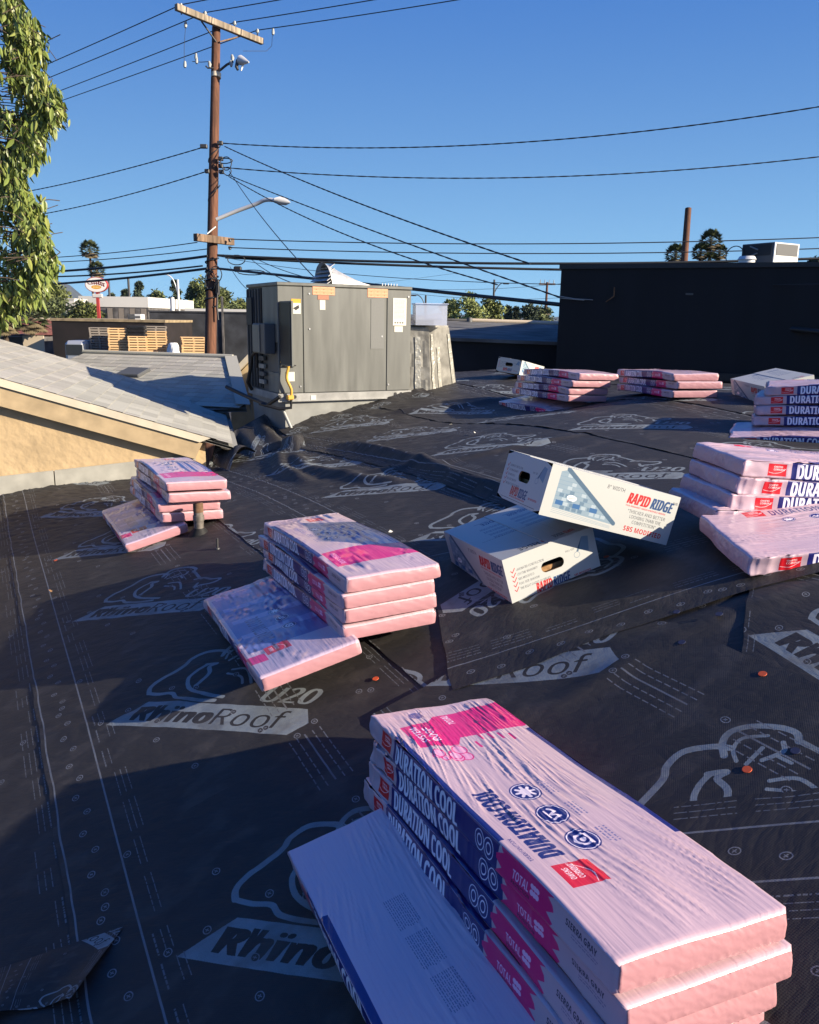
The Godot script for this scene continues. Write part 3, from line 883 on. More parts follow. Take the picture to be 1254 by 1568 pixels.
func carton(label: String, base: Transform3D, e: Vector3) -> void:
	var o := thing("ridge_shingle_carton", label, "carton", base, "cartons of ridge shingles on the roof")
	var x := e.x * 0.5
	var z := e.z * 0.5
	var H := e.y
	for s in [1.0, -1.0]:
		var st := mb()
		quad(st, Vector3(-x * s, 0, z * s), Vector3(x * s, 0, z * s), Vector3(x * s, H, z * s), Vector3(-x * s, H, z * s))
		part("side_panel", st.commit(), M.carton_side, o)
		# end panel with a real hand hole
		st = mb()
		var rim := mb()
		var n := 32
		var pt := func(py: float, pz: float) -> Array: return [Vector3(x * s, py, pz), Vector2((z - pz * s) / (2 * z), 1.0 - py / H)]
		for k in n:
			var q := []
			for a in [TAU * k / n + 0.0, TAU * (k + 1) / n]:
				var c := cos(a)
				var d := sin(a)
				var hole := Vector2(signf(c) * 0.026 * (1.0 if absf(c) > 0.05 else 0.0) + c * 0.019, d * 0.019)
				var m := minf(z / maxf(absf(c), 1e-5), (H * 0.5) / maxf(absf(d), 1e-5))
				q.append([hole, Vector2(c, d) * m])
			var r: Array = [q[0][0], q[1][0], q[1][1], q[0][1]]
			var v := []
			for k2 in r: v.append(pt.call(H * 0.5 + k2.y + (0.012 if k2.length() < 0.06 else 0.0), clampf(k2.x, -z, z)))
			if s > 0: quad(st, v[1][0], v[0][0], v[3][0], v[2][0], v[1][1], v[0][1], v[3][1], v[2][1])
			else: quad(st, v[0][0], v[1][0], v[2][0], v[3][0], v[0][1], v[1][1], v[2][1], v[3][1])
			var back := Vector3(-0.006 * s, 0, 0)
			quad(rim, v[0][0], v[1][0], v[1][0] + back, v[0][0] + back)
		# corner wedges that the rays of the grid miss
		for sy in [0.0, 1.0]:
			for sz in [-1.0, 1.0]:
				var ca := atan2((H * 0.5) * (1.0 if sy > 0 else -1.0), z * sz)
				var k0 := floorf(ca / (TAU / n)) * TAU / n
				var a0 := k0
				var a1 := k0 + TAU / n
				var e0 := Vector2(cos(a0), sin(a0)) * minf(z / maxf(absf(cos(a0)), 1e-5), (H * 0.5) / maxf(absf(sin(a0)), 1e-5))
				var e1 := Vector2(cos(a1), sin(a1)) * minf(z / maxf(absf(cos(a1)), 1e-5), (H * 0.5) / maxf(absf(sin(a1)), 1e-5))
				var w0 = pt.call(H * 0.5 + e0.y, e0.x)
				var w1 = pt.call(H * 0.5 + e1.y, e1.x)
				var w2 = pt.call(H * sy, z * sz)
				for w in [w0, w2, w1]:
					st.set_normal(Vector3(s, 0, 0))
					st.set_uv(w[1])
					st.add_vertex(w[0])
		var ep := part("end_panel", st.commit(), M.carton_end, o)
		part("hole_rim", rim.commit(), M.kraft, ep)
		part("inner_flap", boxm(Vector3(x * s - 0.03 * s - 0.004, 0.03, -0.09), Vector3(x * s - 0.03 * s + 0.004, H * 0.5 + 0.005, 0.09)), M.kraft, o)
	var top := mb()
	quad(top, Vector3(-x, H, z), Vector3(x, H, z), Vector3(x, H, -z), Vector3(-x, H, -z))
	part("lid", top.commit(), M.carton_top, o)
	part("lid_flap", boxm(Vector3(-x + 0.001, H, -z + 0.001), Vector3(x - 0.001, H + 0.0022, -0.002)), M.carton_top2, o)
	var bot := mb()
	quad(bot, Vector3(-x, 0, -z), Vector3(x, 0, -z), Vector3(x, 0, z), Vector3(-x, 0, z))
	part("bottom", bot.commit(), M.kraft, o)
	part("ridge_shingles", boxm(Vector3(-x + 0.05, 0.004, -z + 0.01), Vector3(x - 0.05, H - 0.03, z - 0.01)), M.dark_paper, o)

# ------------------------------------------------------------------ trees
func leaf_mesh(len_: float, wid: float, bend: float) -> ArrayMesh:    # hangs down -y, slightly folded
	var st := mb()
	st.set_smooth_group(-1)
	var n := 4
	var prev := []
	for i in n + 1:
		var t := float(i) / n
		var w := wid * 0.5 * sin(PI * pow(t, 0.75) * 0.98 + 0.04)
		var p := Vector3(0, -len_ * t, bend * len_ * t * t)
		var row := [p + Vector3(-w, 0, w * 0.45), p, p + Vector3(w, 0, w * 0.45)]
		if i > 0:
			for k in 2:
				for v in [prev[k], prev[k + 1], row[k + 1], prev[k], row[k + 1], row[k]]:
					st.set_uv(Vector2.ZERO)
					st.add_vertex(v)
		prev = row
	st.generate_normals()
	return st.commit()

func far_tree(called: String, label: String, group: String, top: Vector3, half_w: float, crown_h: float, color: Color, kind: String, seed_: int, leaf := 0.35) -> void:
	var foot := Vector3(top.x, GROUND, top.z)
	var o := thing(called, label, "tree", at(foot), group)
	var H := top.y - GROUND
	rng.seed = seed_
	var lean := Vector3(rng.randf_range(-0.03, 0.03), 0, 0) * H
	part("trunk", tubem([Vector3.ZERO, Vector3(0, H * 0.5, 0) + lean, Vector3(0, H * 0.93, 0)], [H * 0.022, H * 0.016, H * 0.005], 8), M.bark, o)
	var st := mb()
	var lobes := []
	var n := 17 if kind == "round" else 26
	for i in n:
		var t := rng.randf()
		var rad := half_w * (1.0 - t * 0.93) if kind == "conifer" else half_w * sqrt(maxf(0.08, 1.0 - pow(t * 2.0 - 0.9, 2.0)))
		var a := rng.randf() * TAU
		var rr := rad * sqrt(rng.randf()) * 0.75
		var size := half_w * (rng.randf_range(0.22, 0.38) * (1.0 - 0.6 * t) if kind == "conifer" else rng.randf_range(0.26, 0.46))
		lobes.append([Vector3(cos(a) * rr, H - crown_h + crown_h * t * 0.94, sin(a) * rr), size])
	if kind != "conifer":
		for l in lobes.slice(0, 7): tube(st, [Vector3(0, H * 0.45, 0), (l[0] as Vector3) * Vector3(0.5, 1, 0.5) - Vector3(0, l[1], 0), l[0]], [H * 0.008, H * 0.005, 0.02], 5)
	var branches := st.commit() if kind != "conifer" else null
	if branches: part("branches", branches, M.bark, o)
	st = mb()
	for l in lobes:
		for k in 150:
			var d := Vector3(rng.randfn(), rng.randfn(), rng.randfn()).normalized()
			var p: Vector3 = l[0] + d * l[1] * pow(rng.randf(), 0.4) * Vector3(1, 0.75, 1)
			if kind == "conifer": p.y -= absf(d.x) * l[1] * 0.4
			var u := Vector3(rng.randfn(), rng.randfn() * 0.6, rng.randfn()).normalized() * leaf * rng.randf_range(0.5, 1.2)
			var v := u.cross(Vector3(rng.randfn(), rng.randfn(), rng.randfn())).normalized() * leaf * rng.randf_range(0.3, 0.7)
			var c := color * rng.randf_range(0.75, 1.25)
			c.a = 1.0
			st.set_color(c)
			var nn := u.cross(v).normalized()
			for q in [p, p + u * 0.5 + v, p + u]:
				st.set_normal(nn)
				st.add_vertex(q)
	tag(part("crown", st.commit(), M.foliage, o), "", "", "", "stuff")

func palm(called: String, label: String, group: String, top: Vector3, r: float, seed_: int, trunk_r: float) -> void:
	var foot := Vector3(top.x, GROUND, top.z)
	var o := thing(called, label, "palm tree", at(foot), group)
	var H := top.y - GROUND - r * 0.7
	rng.seed = seed_
	part("trunk", tubem([Vector3.ZERO, Vector3(r * 0.06, H * 0.5, 0), Vector3(0, H, 0)], [trunk_r * 1.3, trunk_r, trunk_r * 0.85], 8), M.bark, o)
	for i in 46:
		var a := TAU * i * 0.381966
		var up := lerpf(1.3, -0.8, i / 45.0)
		var d := Vector3(cos(a) * cos(up), sin(up), sin(a) * cos(up))
		var st := mb()
		var side := d.cross(Vector3.UP).normalized()
		var root := Vector3(0, H, 0)
		var mid := root + d * r * 0.62
		var pr := root
		for k in 15:   # a fan of blades at the end of a stalk
			var f := (k - 7) / 7.0
			var tip := mid + (d * cos(f * 1.5) + side * sin(f * 1.5)) * r * 0.45 + Vector3(0, -r * 0.14 * (0.4 + absf(f)), 0)
			var w := (side * cos(f * 1.5) - d * sin(f * 1.5)) * r * 0.06
			var q := mid.lerp(tip, 0.45)
			quad(st, mid, q - w, tip, q + w)
		tube(st, [root, mid], r * 0.012, 4)
		part("frond", st.commit(), M.palm_old if i >= 36 else M.palm, o)

# ------------------------------------------------------------------ wires
func wire(label: String, a: Vector3, b: Vector3, sag: float, r: float, twist := false, group := "wires strung to the pole") -> void:
	var pts := []
	var n := 60 if twist else 28
	for i in n + 1:
		var t := float(i) / n
		pts.append(a.lerp(b, t) - Vector3(0, sag * 4.0 * t * (1.0 - t), 0))
	if twist:      # two strands wound round each other
		var st := mb()
		var ax := (b - a).normalized()
		var sd := ax.cross(Vector3.UP).normalized()
		for s in 2:
			var q := []
			var m := 260
			for i in m + 1:
				var t := float(i) / m
				var p := a.lerp(b, t) - Vector3(0, sag * 4.0 * t * (1.0 - t), 0)
				var ph := t * TAU * 26.0 + s * PI
				q.append(p + (sd * cos(ph) + Vector3.UP * sin(ph)) * r * 0.55)
			tube(st, q, r, 5)
		tag(part("twisted_cable", st.commit(), M.wire, self), label, "cable", group)
	else:
		tag(part("wire", tubem(pts, r, 6), M.wire, self), label, "wire", group)

func onz(u: float, v: float, z: float) -> Vector3:
	var d := P(u, v, 1.0)
	return d * (z / d.z)

func shingles(parent: Node, rows: Array, thick: float, nrm: Vector3, single: int, seed_: int) -> void:
	# rows: [left end, right end, downhill step] from the ridge down; the nearest ones are pieces of their own
	rng.seed = seed_
	var variants := {}
	var made := 0
	var st := mb()
	var order := rows.duplicate()
	order.reverse()
	for r in order:
		var a: Vector3 = r[0]
		var b: Vector3 = r[1]
		var dn: Vector3 = r[2]
		var e := (b - a).normalized()
		var len_ := a.distance_to(b)
		var x := -rng.randf_range(0.0, 0.3)
		while x < len_:
			var w: float = [0.13, 0.17, 0.23][rng.randi() % 3]
			var x0 := maxf(x, 0.0)
			var x1 := minf(x + w - 0.003, len_)
			x += w
			if x1 - x0 < 0.02: continue
			var k: float = [0.0, 0.5, 1.0][rng.randi() % 3]
			var o := a + e * x0 + nrm * (thick * (0.9 + 0.3 * k))
			var sag := nrm * thick
			var full := x1 - x0 > w - 0.02
			var p0 := o
			var p1 := a + e * x1 + nrm * (thick * (0.9 + 0.3 * k))
			if made < single and full:
				var key := "%.2f" % w
				if not variants.has(key):
					var q := mb()
					var f := e * (w - 0.003)
					quad(q, dn + sag, dn + f + sag, f, Vector3.ZERO)
					quad(q, dn - nrm * thick * 0.3, dn + f - nrm * thick * 0.3, dn + f + sag, dn + sag)
					quad(q, dn + f + sag, dn + f - nrm * thick * 0.5, f - nrm * thick * 0.5, f)
					variants[key] = q.commit()
				part("shingle", variants[key], M["shingle%d" % (rng.randi() % 4)], parent, at(p0))
				made += 1
			else:
				var f := p1 - p0
				var c := lin(0.45, 0.43, 0.375) * rng.randf_range(0.93, 1.05)
				st.set_color(c)
				quad(st, p0 + dn + sag, p1 + dn + sag, p1, p0)
				quad(st, p0 + dn - nrm * thick * 0.3, p1 + dn - nrm * thick * 0.3, p1 + dn + sag, p0 + dn + sag)
				quad(st, p1 + dn + sag, p1 + dn - nrm * thick * 0.5, p1 - nrm * thick * 0.5, p1)
	tag(part("shingles", st.commit(), M.shingle_all, parent), "", "", "", "stuff")

func label_mesh(w: float, h: float) -> ArrayMesh:
	var st := mb()
	quad(st, Vector3(-w / 2, -h / 2, 0), Vector3(w / 2, -h / 2, 0), Vector3(w / 2, h / 2, 0), Vector3(-w / 2, h / 2, 0))
	box(st, Vector3(-w / 2, -h / 2, -0.0015), Vector3(w / 2, h / 2, -0.0003))
	return st.commit()

func block_building(called: String, label: String, group: String, l: Vector3, r: Vector3, depth: float, wall: Material, coping: Material, cop_h: float) -> Node3D:
	# l and r: the top corners of the face that looks this way
	l.y = maxf(l.y, r.y)
	var along := Vector3(r.x - l.x, 0, r.z - l.z)
	var len_ := along.length()
	var ex := along.normalized()
	var o := thing(called, label, "building", Transform3D(Basis(ex, Vector3.UP, ex.cross(Vector3.UP)), Vector3(l.x, GROUND, l.z)), group)
	var H := l.y - GROUND
	part("wall", boxm(Vector3(0, 0, -depth), Vector3(len_, H - cop_h, 0)), wall, o)
	if coping: part("coping", boxm(Vector3(-0.06, H - cop_h, -depth - 0.06), Vector3(len_ + 0.06, H, 0.06)), coping, o)
	return o

func pallet_proto(label: String) -> Node3D:
	var o := thing("wooden_pallet", label, "pallet", at(Vector3.ZERO), "pallets stacked in front of the dark walls")
	for k in 3: part("stringer", boxm(Vector3(-0.55 + 0.515 * k, 0.036, -0.5), Vector3(-0.46 + 0.515 * k, 0.092, 0.5)), M.pallet_dark, o)
	for k in 6: part("deck_board", boxm(Vector3(-0.55, 0.092, -0.5 + 0.18 * k), Vector3(0.55, 0.137, -0.4 + 0.18 * k)), M["pallet%d" % (k % 3)], o)
	for k in 3: part("bottom_board", boxm(Vector3(-0.55, 0.0, -0.5 + 0.45 * k), Vector3(0.55, 0.036, -0.4 + 0.45 * k)), M["pallet%d" % (k % 3)], o)
	return o

func _ready() -> void:
	# ---------------------------------------------------------------- camera, sky, sun, exposure
	cam = Camera3D.new()
	cam.name = "camera"
	cam.fov = 64.04
	cam.near = 0.05
	cam.far = 6000.0
	cam.transform = Transform3D(Basis(Vector3.RIGHT, deg_to_rad(-13.2)) * Basis(Vector3.BACK, deg_to_rad(1.0)), Vector3.ZERO)
	add_child(cam)
	cam.current = true
	var env := Environment.new()
	var sky := Sky.new()
	var sm := ProceduralSkyMaterial.new()
	sm.sky_top_color = lin(0.010, 0.090, 0.40)
	sm.sky_horizon_color = lin(0.25, 0.49, 0.70)
	sm.sky_curve = 0.15
	sm.sun_angle_max = 60.0  # glow round the unseen sun, widened to whiten the light in the shade
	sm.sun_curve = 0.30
	sm.ground_horizon_color = Color(0.42, 0.44, 0.45)
	sm.ground_bottom_color = Color(0.20, 0.20, 0.20)
	sm.sky_energy_multiplier = 1.0
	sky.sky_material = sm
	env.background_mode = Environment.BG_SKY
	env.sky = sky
	env.background_energy_multiplier = 0.66
	env.tonemap_mode = Environment.TONE_MAPPER_LINEAR
	env.tonemap_exposure = 2.08
	env.sdfgi_enabled = true
	env.ssao_enabled = true
	env.ssil_enabled = true
	env.fog_enabled = true
	env.fog_density = 0.00007
	env.fog_light_color = Color(0.62, 0.74, 0.86)
	var we := WorldEnvironment.new()
	we.name = "world"
	we.environment = env
	add_child(we)
	var sun := DirectionalLight3D.new()
	sun.name = "sun"
	sun.light_energy = 1.6
	sun.light_color = Color(1.0, 0.94, 0.85)
	sun.light_angular_distance = 0.5
	sun.shadow_enabled = true
	add_child(sun)
	sun.look_at_from_position(Vector3.ZERO, Vector3(-0.865, -0.39, -0.314), Vector3.UP)

	# ---------------------------------------------------------------- noise, fonts, materials
	ripple.seed = 3
	ripple.frequency = 1.0
	ripple.fractal_octaves = 2
	broad.seed = 8
	broad.frequency = 0.1
	broad.fractal_octaves = 2
	crumple.seed = 12
	crumple.frequency = 0.1
	crumple.fractal_octaves = 2
	var fb := SystemFont.new()
	fb.font_names = PackedStringArray(["Droid Sans"])
	fb.font_weight = 700
	font_bold = fb
	var fl := SystemFont.new()
	fl.font_names = PackedStringArray(["Droid Sans"])
	font_light = fl
	var fine := noise_image(256, 1, 0.06, 4, 0.78, 1.0)
	var G1 := itex(fine)
	var stain := itex(noise_image(256, 2, 0.012, 5, 0.62, 1.0))
	var soft := itex(noise_image(256, 6, 0.012, 4, 0.86, 1.0))
	var streak := itex(noise_image(256, 15, 0.03, 4, 0.80, 1.0, Vector2(1.0, 0.14)))
	var B1 := bumptex(fine, 6.0)
	var wood := itex(noise_image(256, 4, 0.02, 4, 0.55, 1.0, Vector2(1.0, 0.12)))
	var wood_up := itex(noise_image(256, 4, 0.02, 4, 0.55, 1.0, Vector2(5.0, 0.25)))
	var film := bumptex(noise_image(256, 7, 0.03, 4, 0.1, 0.9), 5.0)
	var weave := Image.create(256, 256, false, Image.FORMAT_RGB8)
	var wn := FastNoiseLite.new()
	wn.frequency = 0.05
	for y in 256:
		for x in 256:
			var k := 0.5 + 0.22 * sin(x * TAU / 8.0) * (1.0 if (y / 4) % 2 == 0 else -1.0) + 0.12 * wn.get_noise_2d(x, y)
			weave.set_pixel(x, y, Color(k, k, k))
	M.membrane = mat(Color.WHITE, 0.62)
	M.membrane.albedo_texture = membrane_texture()
	M.membrane.metallic_specular = 0.35
	var mn := 1024
	var bump := Image.create(mn, mn, false, Image.FORMAT_RGB8)
	wn.seed = 33
	wn.frequency = 0.011
	wn.fractal_octaves = 3
	wn.fractal_type = FastNoiseLite.FRACTAL_RIDGED
	for y in mn:
		for x in mn:
			var k := 0.45 + 0.16 * wn.get_noise_2d(x * 0.7 + y * 0.6, y * 1.5 - x * 1.2) + (0.045 if (x / 3 + y / 3) % 2 == 0 else 0.0) + 0.03 * rng.randf()
			bump.set_pixel(x, y, Color(k, k, k))
	M.membrane.normal_enabled = true
	M.membrane.normal_texture = bumptex(bump, 5.0)
	M.membrane.normal_scale = 0.7
	var creases := bumptex(noise_image(256, 14, 0.09, 3, 0.0, 1.0, Vector2(0.16, 1.0)), 7.0)
	M.deck = mat(lin(0.02, 0.02, 0.02), 0.9, 0, G1, 1.0)
	for k in 5:
		var m := mat(Color.WHITE, 0.34)
		m.clearcoat_enabled = true
		m.clearcoat = 0.5
		m.clearcoat_roughness = 0.18
		m.normal_enabled = true
		m.normal_texture = creases
		m.normal_scale = 0.06
		m.albedo_texture = top_texture(k)
		m.metallic_specular = 0.5
		M["top%d" % k] = m
	M.side = mat(Color.WHITE, 0.38)
	M.side.albedo_texture = side_texture()
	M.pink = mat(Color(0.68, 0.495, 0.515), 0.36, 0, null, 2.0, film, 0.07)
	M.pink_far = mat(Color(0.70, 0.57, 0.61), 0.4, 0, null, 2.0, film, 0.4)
	M.kraft = mat(Color(0.66, 0.50, 0.32), 0.85, 0, G1, 4.0)
	M.dark_paper = mat(Color(0.12, 0.11, 0.10), 0.9)
	carton_textures()
	M.carton_top2 = M.carton_top
	M.hvac = mat(lin(0.150, 0.155, 0.141), 0.5, 0.0, streak, 0.8)
	M.hvac_trim = mat(lin(0.20, 0.20, 0.19), 0.5, 0.2, G1, 1.0)
	M.hvac_dark = mat(lin(0.012, 0.013, 0.016), 0.6)
	M.hvac_mid = mat(lin(0.075, 0.078, 0.08), 0.6)
	M.galv = mat(lin(0.29, 0.295, 0.28), 0.5, 0.2, soft, 1.2)
	M.rail = mat(lin(0.36, 0.36, 0.345), 0.42, 0.3, soft, 2.0)
	M.galv_dirty = mat(lin(0.32, 0.31, 0.275), 0.5, 0.2, stain, 1.6, film, 0.2)
	M.tape = mat(lin(0.40, 0.39, 0.34), 0.35, 0.3, null, 2.0, film, 1.0)
	M.hood = mat(lin(0.58, 0.58, 0.57), 0.38, 0.35, G1, 1.0)
	M.black = mat(lin(0.012, 0.012, 0.013), 0.5)
	M.rubber = mat(lin(0.015, 0.015, 0.016), 0.6)
	M.orange = mat(Color(0.90, 0.40, 0.20), 0.5)
	M.orange_label = mat(Color(0.80, 0.55, 0.40), 0.6, 0, stain, 3.0)
	M.brown_label = mat(Color(0.62, 0.42, 0.32), 0.6)
	M.white_label = mat(Color(0.78, 0.77, 0.72), 0.6)
	M.faded = mat(lin(0.19, 0.195, 0.185), 0.6, 0, G1, 8.0)
	M.yellow = mat(Color(0.80, 0.62, 0.25), 0.5)
	M.blue_cap = mat(Color(0.12, 0.16, 0.28), 0.85)
	M.orange_cap = mat(Color(0.80, 0.32, 0.15), 0.7)
	M.steel = mat(lin(0.5, 0.5, 0.5), 0.35, 0.8)
	M.rust = mat(lin(0.20, 0.11, 0.06), 0.9, 0, stain, 5.0)
	M.pipe = mat(lin(0.25, 0.22, 0.19), 0.6, 0.3, stain, 6.0)
	M.plastic = mat(Color(0.86, 0.88, 0.93, 0.30), 0.25)
	M.plastic.transparency = BaseMaterial3D.TRANSPARENCY_ALPHA
	M.plastic_lid = mat(Color(0.78, 0.82, 0.90, 0.6), 0.35)
	M.plastic_lid.transparency = BaseMaterial3D.TRANSPARENCY_ALPHA
	M.stucco = mat(lin(0.545, 0.40, 0.225), 0.95, 0, soft, 0.7, B1, 0.4)
	M.barge = mat(lin(0.49, 0.37, 0.215), 0.8, 0, soft, 1.6)
	M.drip = mat(lin(0.70, 0.62, 0.47), 0.6, 0, soft, 0.8)
	M.flash = mat(lin(0.44, 0.425, 0.36), 0.7, 0, soft, 1.5)
	for k in 4: M["shingle%d" % k] = mat(lin(0.46, 0.45, 0.385) * (0.93 + 0.035 * k), 0.95, 0, G1, 6.0)
	M.shingle_all = mat(Color.WHITE, 0.95, 0, G1, 6.0)
	M.shingle_all.vertex_color_use_as_albedo = true
	M.shingle_all.vertex_color_is_srgb = true
	M.underlay = mat(lin(0.2, 0.2, 0.19), 0.95)
	M.bark = mat(lin(0.12, 0.085, 0.06), 0.95, 0, wood_up, 1.0)
	M.foliage = mat(Color.WHITE, 0.8)
	M.foliage.vertex_color_use_as_albedo = true
	M.foliage.vertex_color_is_srgb = true
	M.foliage.backlight_enabled = true
	M.foliage.backlight = Color(0.12, 0.16, 0.04)
	for k in 3:
		M["leaf%d" % k] = mat(lin([0.155, 0.105, 0.22][k], [0.20, 0.145, 0.245][k], [0.04, 0.033, 0.056][k]), 0.42)
		M["leaf%d" % k].backlight_enabled = true
		M["leaf%d" % k].backlight = Color(0.22, 0.26, 0.05)
	M.palm = mat(lin(0.06, 0.075, 0.03), 0.6)
	M.palm_old = mat(lin(0.14, 0.11, 0.06), 0.8)
	M.pole = mat(lin(0.20, 0.085, 0.045), 0.9, 0, wood_up, 0.6)
	M.arm = mat(lin(0.42, 0.34, 0.25), 0.9, 0, wood, 1.2)
	M.arm_low = mat(lin(0.26, 0.17, 0.11), 0.9, 0, wood, 1.2)
	M.porcelain = mat(lin(0.32, 0.34, 0.33), 0.25)
	M.iron = mat(lin(0.06, 0.06, 0.06), 0.5, 0.4)
	M.white_metal = mat(lin(0.62, 0.62, 0.60), 0.4, 0.1)
	M.wire = mat(lin(0.012, 0.014, 0.017), 0.55)
	M.wall_black = mat(lin(0.007, 0.008, 0.0105), 0.85, 0, streak, 0.35)
	M.wall_in_shade = mat(lin(0.013, 0.015, 0.02), 0.9, 0, stain, 0.25)  # near-black navy: the shade over this low wall is put into its colour
	M.wall_brown = mat(lin(0.018, 0.012, 0.0115), 0.9, 0, stain, 0.2)
	M.wall_gray = mat(lin(0.055, 0.059, 0.068), 0.9, 0, stain, 0.2)
	M.wall_gray2 = mat(lin(0.16, 0.15, 0.145), 0.9, 0, stain, 0.3)
	M.wall_white = mat(lin(0.62, 0.60, 0.55), 0.8)
	M.wall_tan = mat(lin(0.5, 0.38, 0.22), 0.9, 0, stain, 0.4)
	M.roof_gray = mat(lin(0.17, 0.165, 0.155), 0.95, 0, stain, 0.5)
	M.roof_red = mat(lin(0.36, 0.12, 0.075), 0.9, 0, stain, 0.5)
	M.cap_tan = mat(lin(0.60, 0.50, 0.36), 0.8)
	for k in 3: M["pallet%d" % k] = mat(lin([0.60, 0.50, 0.64][k], [0.37, 0.30, 0.42][k], [0.165, 0.14, 0.21][k]), 0.9)
	M.pallet_dark = mat(lin(0.42, 0.26, 0.12), 0.9)
	M.pallet_gray = mat(lin(0.22, 0.19, 0.16), 0.9)
	M.asphalt = mat(lin(0.06, 0.06, 0.06), 0.95, 0, stain, 0.1)
	M.hill = mat(lin(0.10, 0.115, 0.12), 1.0, 0, stain, 0.01)  # blue-gray tint: some of the distance haze is put into the colour
	M.tarp = mat(lin(0.72, 0.72, 0.70), 0.7)
	M.silver = mat(lin(0.36, 0.38, 0.41), 0.35, 0.3)
	M.sign_red = mat(lin(0.42, 0.05, 0.04), 0.5)
	M.sign_yellow = mat(lin(0.75, 0.48, 0.10), 0.5)
	M.glass = mat(lin(0.03, 0.035, 0.04), 0.1)

	setting()
	neighbour_house()
	hvac()
	dark_building()
	far_things()
	power_pole()
	stacks()
	left_tree()
	details()

# ------------------------------------------------------------------ ground, hills and our roof
var roof: Node3D
func setting() -> void:
	var g := PlaneMesh.new()
	g.size = Vector2(6000, 6000)
	tag(part("ground", g, M.asphalt, self, at(Vector3(0, GROUND, 0))), "", "", "", "structure")
	# hills on the horizon at the left
	var st := mb()
	var n := 90
	var prev := []
	st.set_smooth_group(1)
	for i in n + 1:
		var t := float(i) / n
		var u := lerpf(-500.0, 1700.0, t)
		var hh := 34.0 * exp(-pow((u - 85.0) / 52.0, 2.0)) + 10.0 + 5.0 * broad.get_noise_1d(u * 0.3) + 3.0 * broad.get_noise_1d(u * 1.3)
		var row := []
		for k in [[0.0, 1500.0], [0.7, 1600.0], [1.0, 1750.0], [0.0, 2300.0]]:
			var p := P(u, 494.0, k[1])
			row.append(Vector3(p.x, GROUND + k[0] * hh / F_PX * 1700.0 * 1.25, p.z))
		if i > 0:
			for k in 3:
				for v in [prev[k], row[k], row[k + 1], prev[k], row[k + 1], prev[k + 1]]: st.add_vertex(v)
		prev = row
	st.index()
	st.generate_normals()
	tag(part("hills", st.commit(), M.hill, self), "", "", "", "structure")

	roof = Node3D.new()
	roof.name = "roof"
	add_child(roof)
	tag(roof, "", "", "", "structure")
	var L := Vector2(0.465, 0.885).normalized()
	var O := Vector2.ZERO
	# rolls laid up the left slope, each lapping over the one below it
	sheet("underlayment_sheet", O, L, -1.10, 0.16, -8.0, 1.2, Vector2(1.07 - 1.19, 0.45), 0.0, 0.03, roof)
	sheet("underlayment_sheet", O, L, 0.075, 1.20, -8.2, 1.0, Vector2(0.0, 0.99), 0.004, 0.02, roof, 0.004)
	sheet("underlayment_sheet", O, L, 1.12, 2.24, -8.5, 0.6, Vector2(0.737, 0.40), 0.008, 0.024, roof, 0.004)
	sheet("underlayment_sheet", O, L, 2.16, 3.28, -9.0, 0.4, Vector2(0.997, 0.55), 0.012, 0.028, roof, 0.006)
	sheet("underlayment_sheet", O, L, 3.20, 4.32, -9.5, 0.4, Vector2(0.2, 0.2), 0.016, 0.04, roof, 0.006)
	sheet("underlayment_sheet", O, L, 4.24, 5.36, -9.5, 0.4, Vector2(0.5, 0.7), 0.020, 0.05, roof, 0.006)
	sheet("underlayment_sheet", O, L, 5.28, 6.40, -9.5, 0.4, Vector2(0.1, 0.1), 0.024, 0.06, roof)
	# short pieces over the hip on the right
	sheet("underlayment_sheet", O, L, 0.95, 1.72, -2.02, -0.55, Vector2(0.14, 0.47), 0.0155, 0.014, roof, 0.002)
	sheet("underlayment_sheet", O, Vector2(-0.40, 0.917).normalized(), 0.0, 0.9, -2.55, -1.05, Vector2(0.19, 0.60), 0.0135, 0.02, roof, 0.002)
	sheet("underlayment_sheet", O, Vector2(0.963, 0.27).normalized(), 0.70, 1.70, 0.02, 3.0, Vector2(0.30, 0.6), 0.017, 0.018, roof, 0.002)
	sheet("underlayment_sheet", O, Vector2(-1.0, 0.06).normalized(), -3.30, -2.235, -5.5, -0.27, Vector2(0.143, 0.2), 0.0175, 0.018, roof, 0.003)

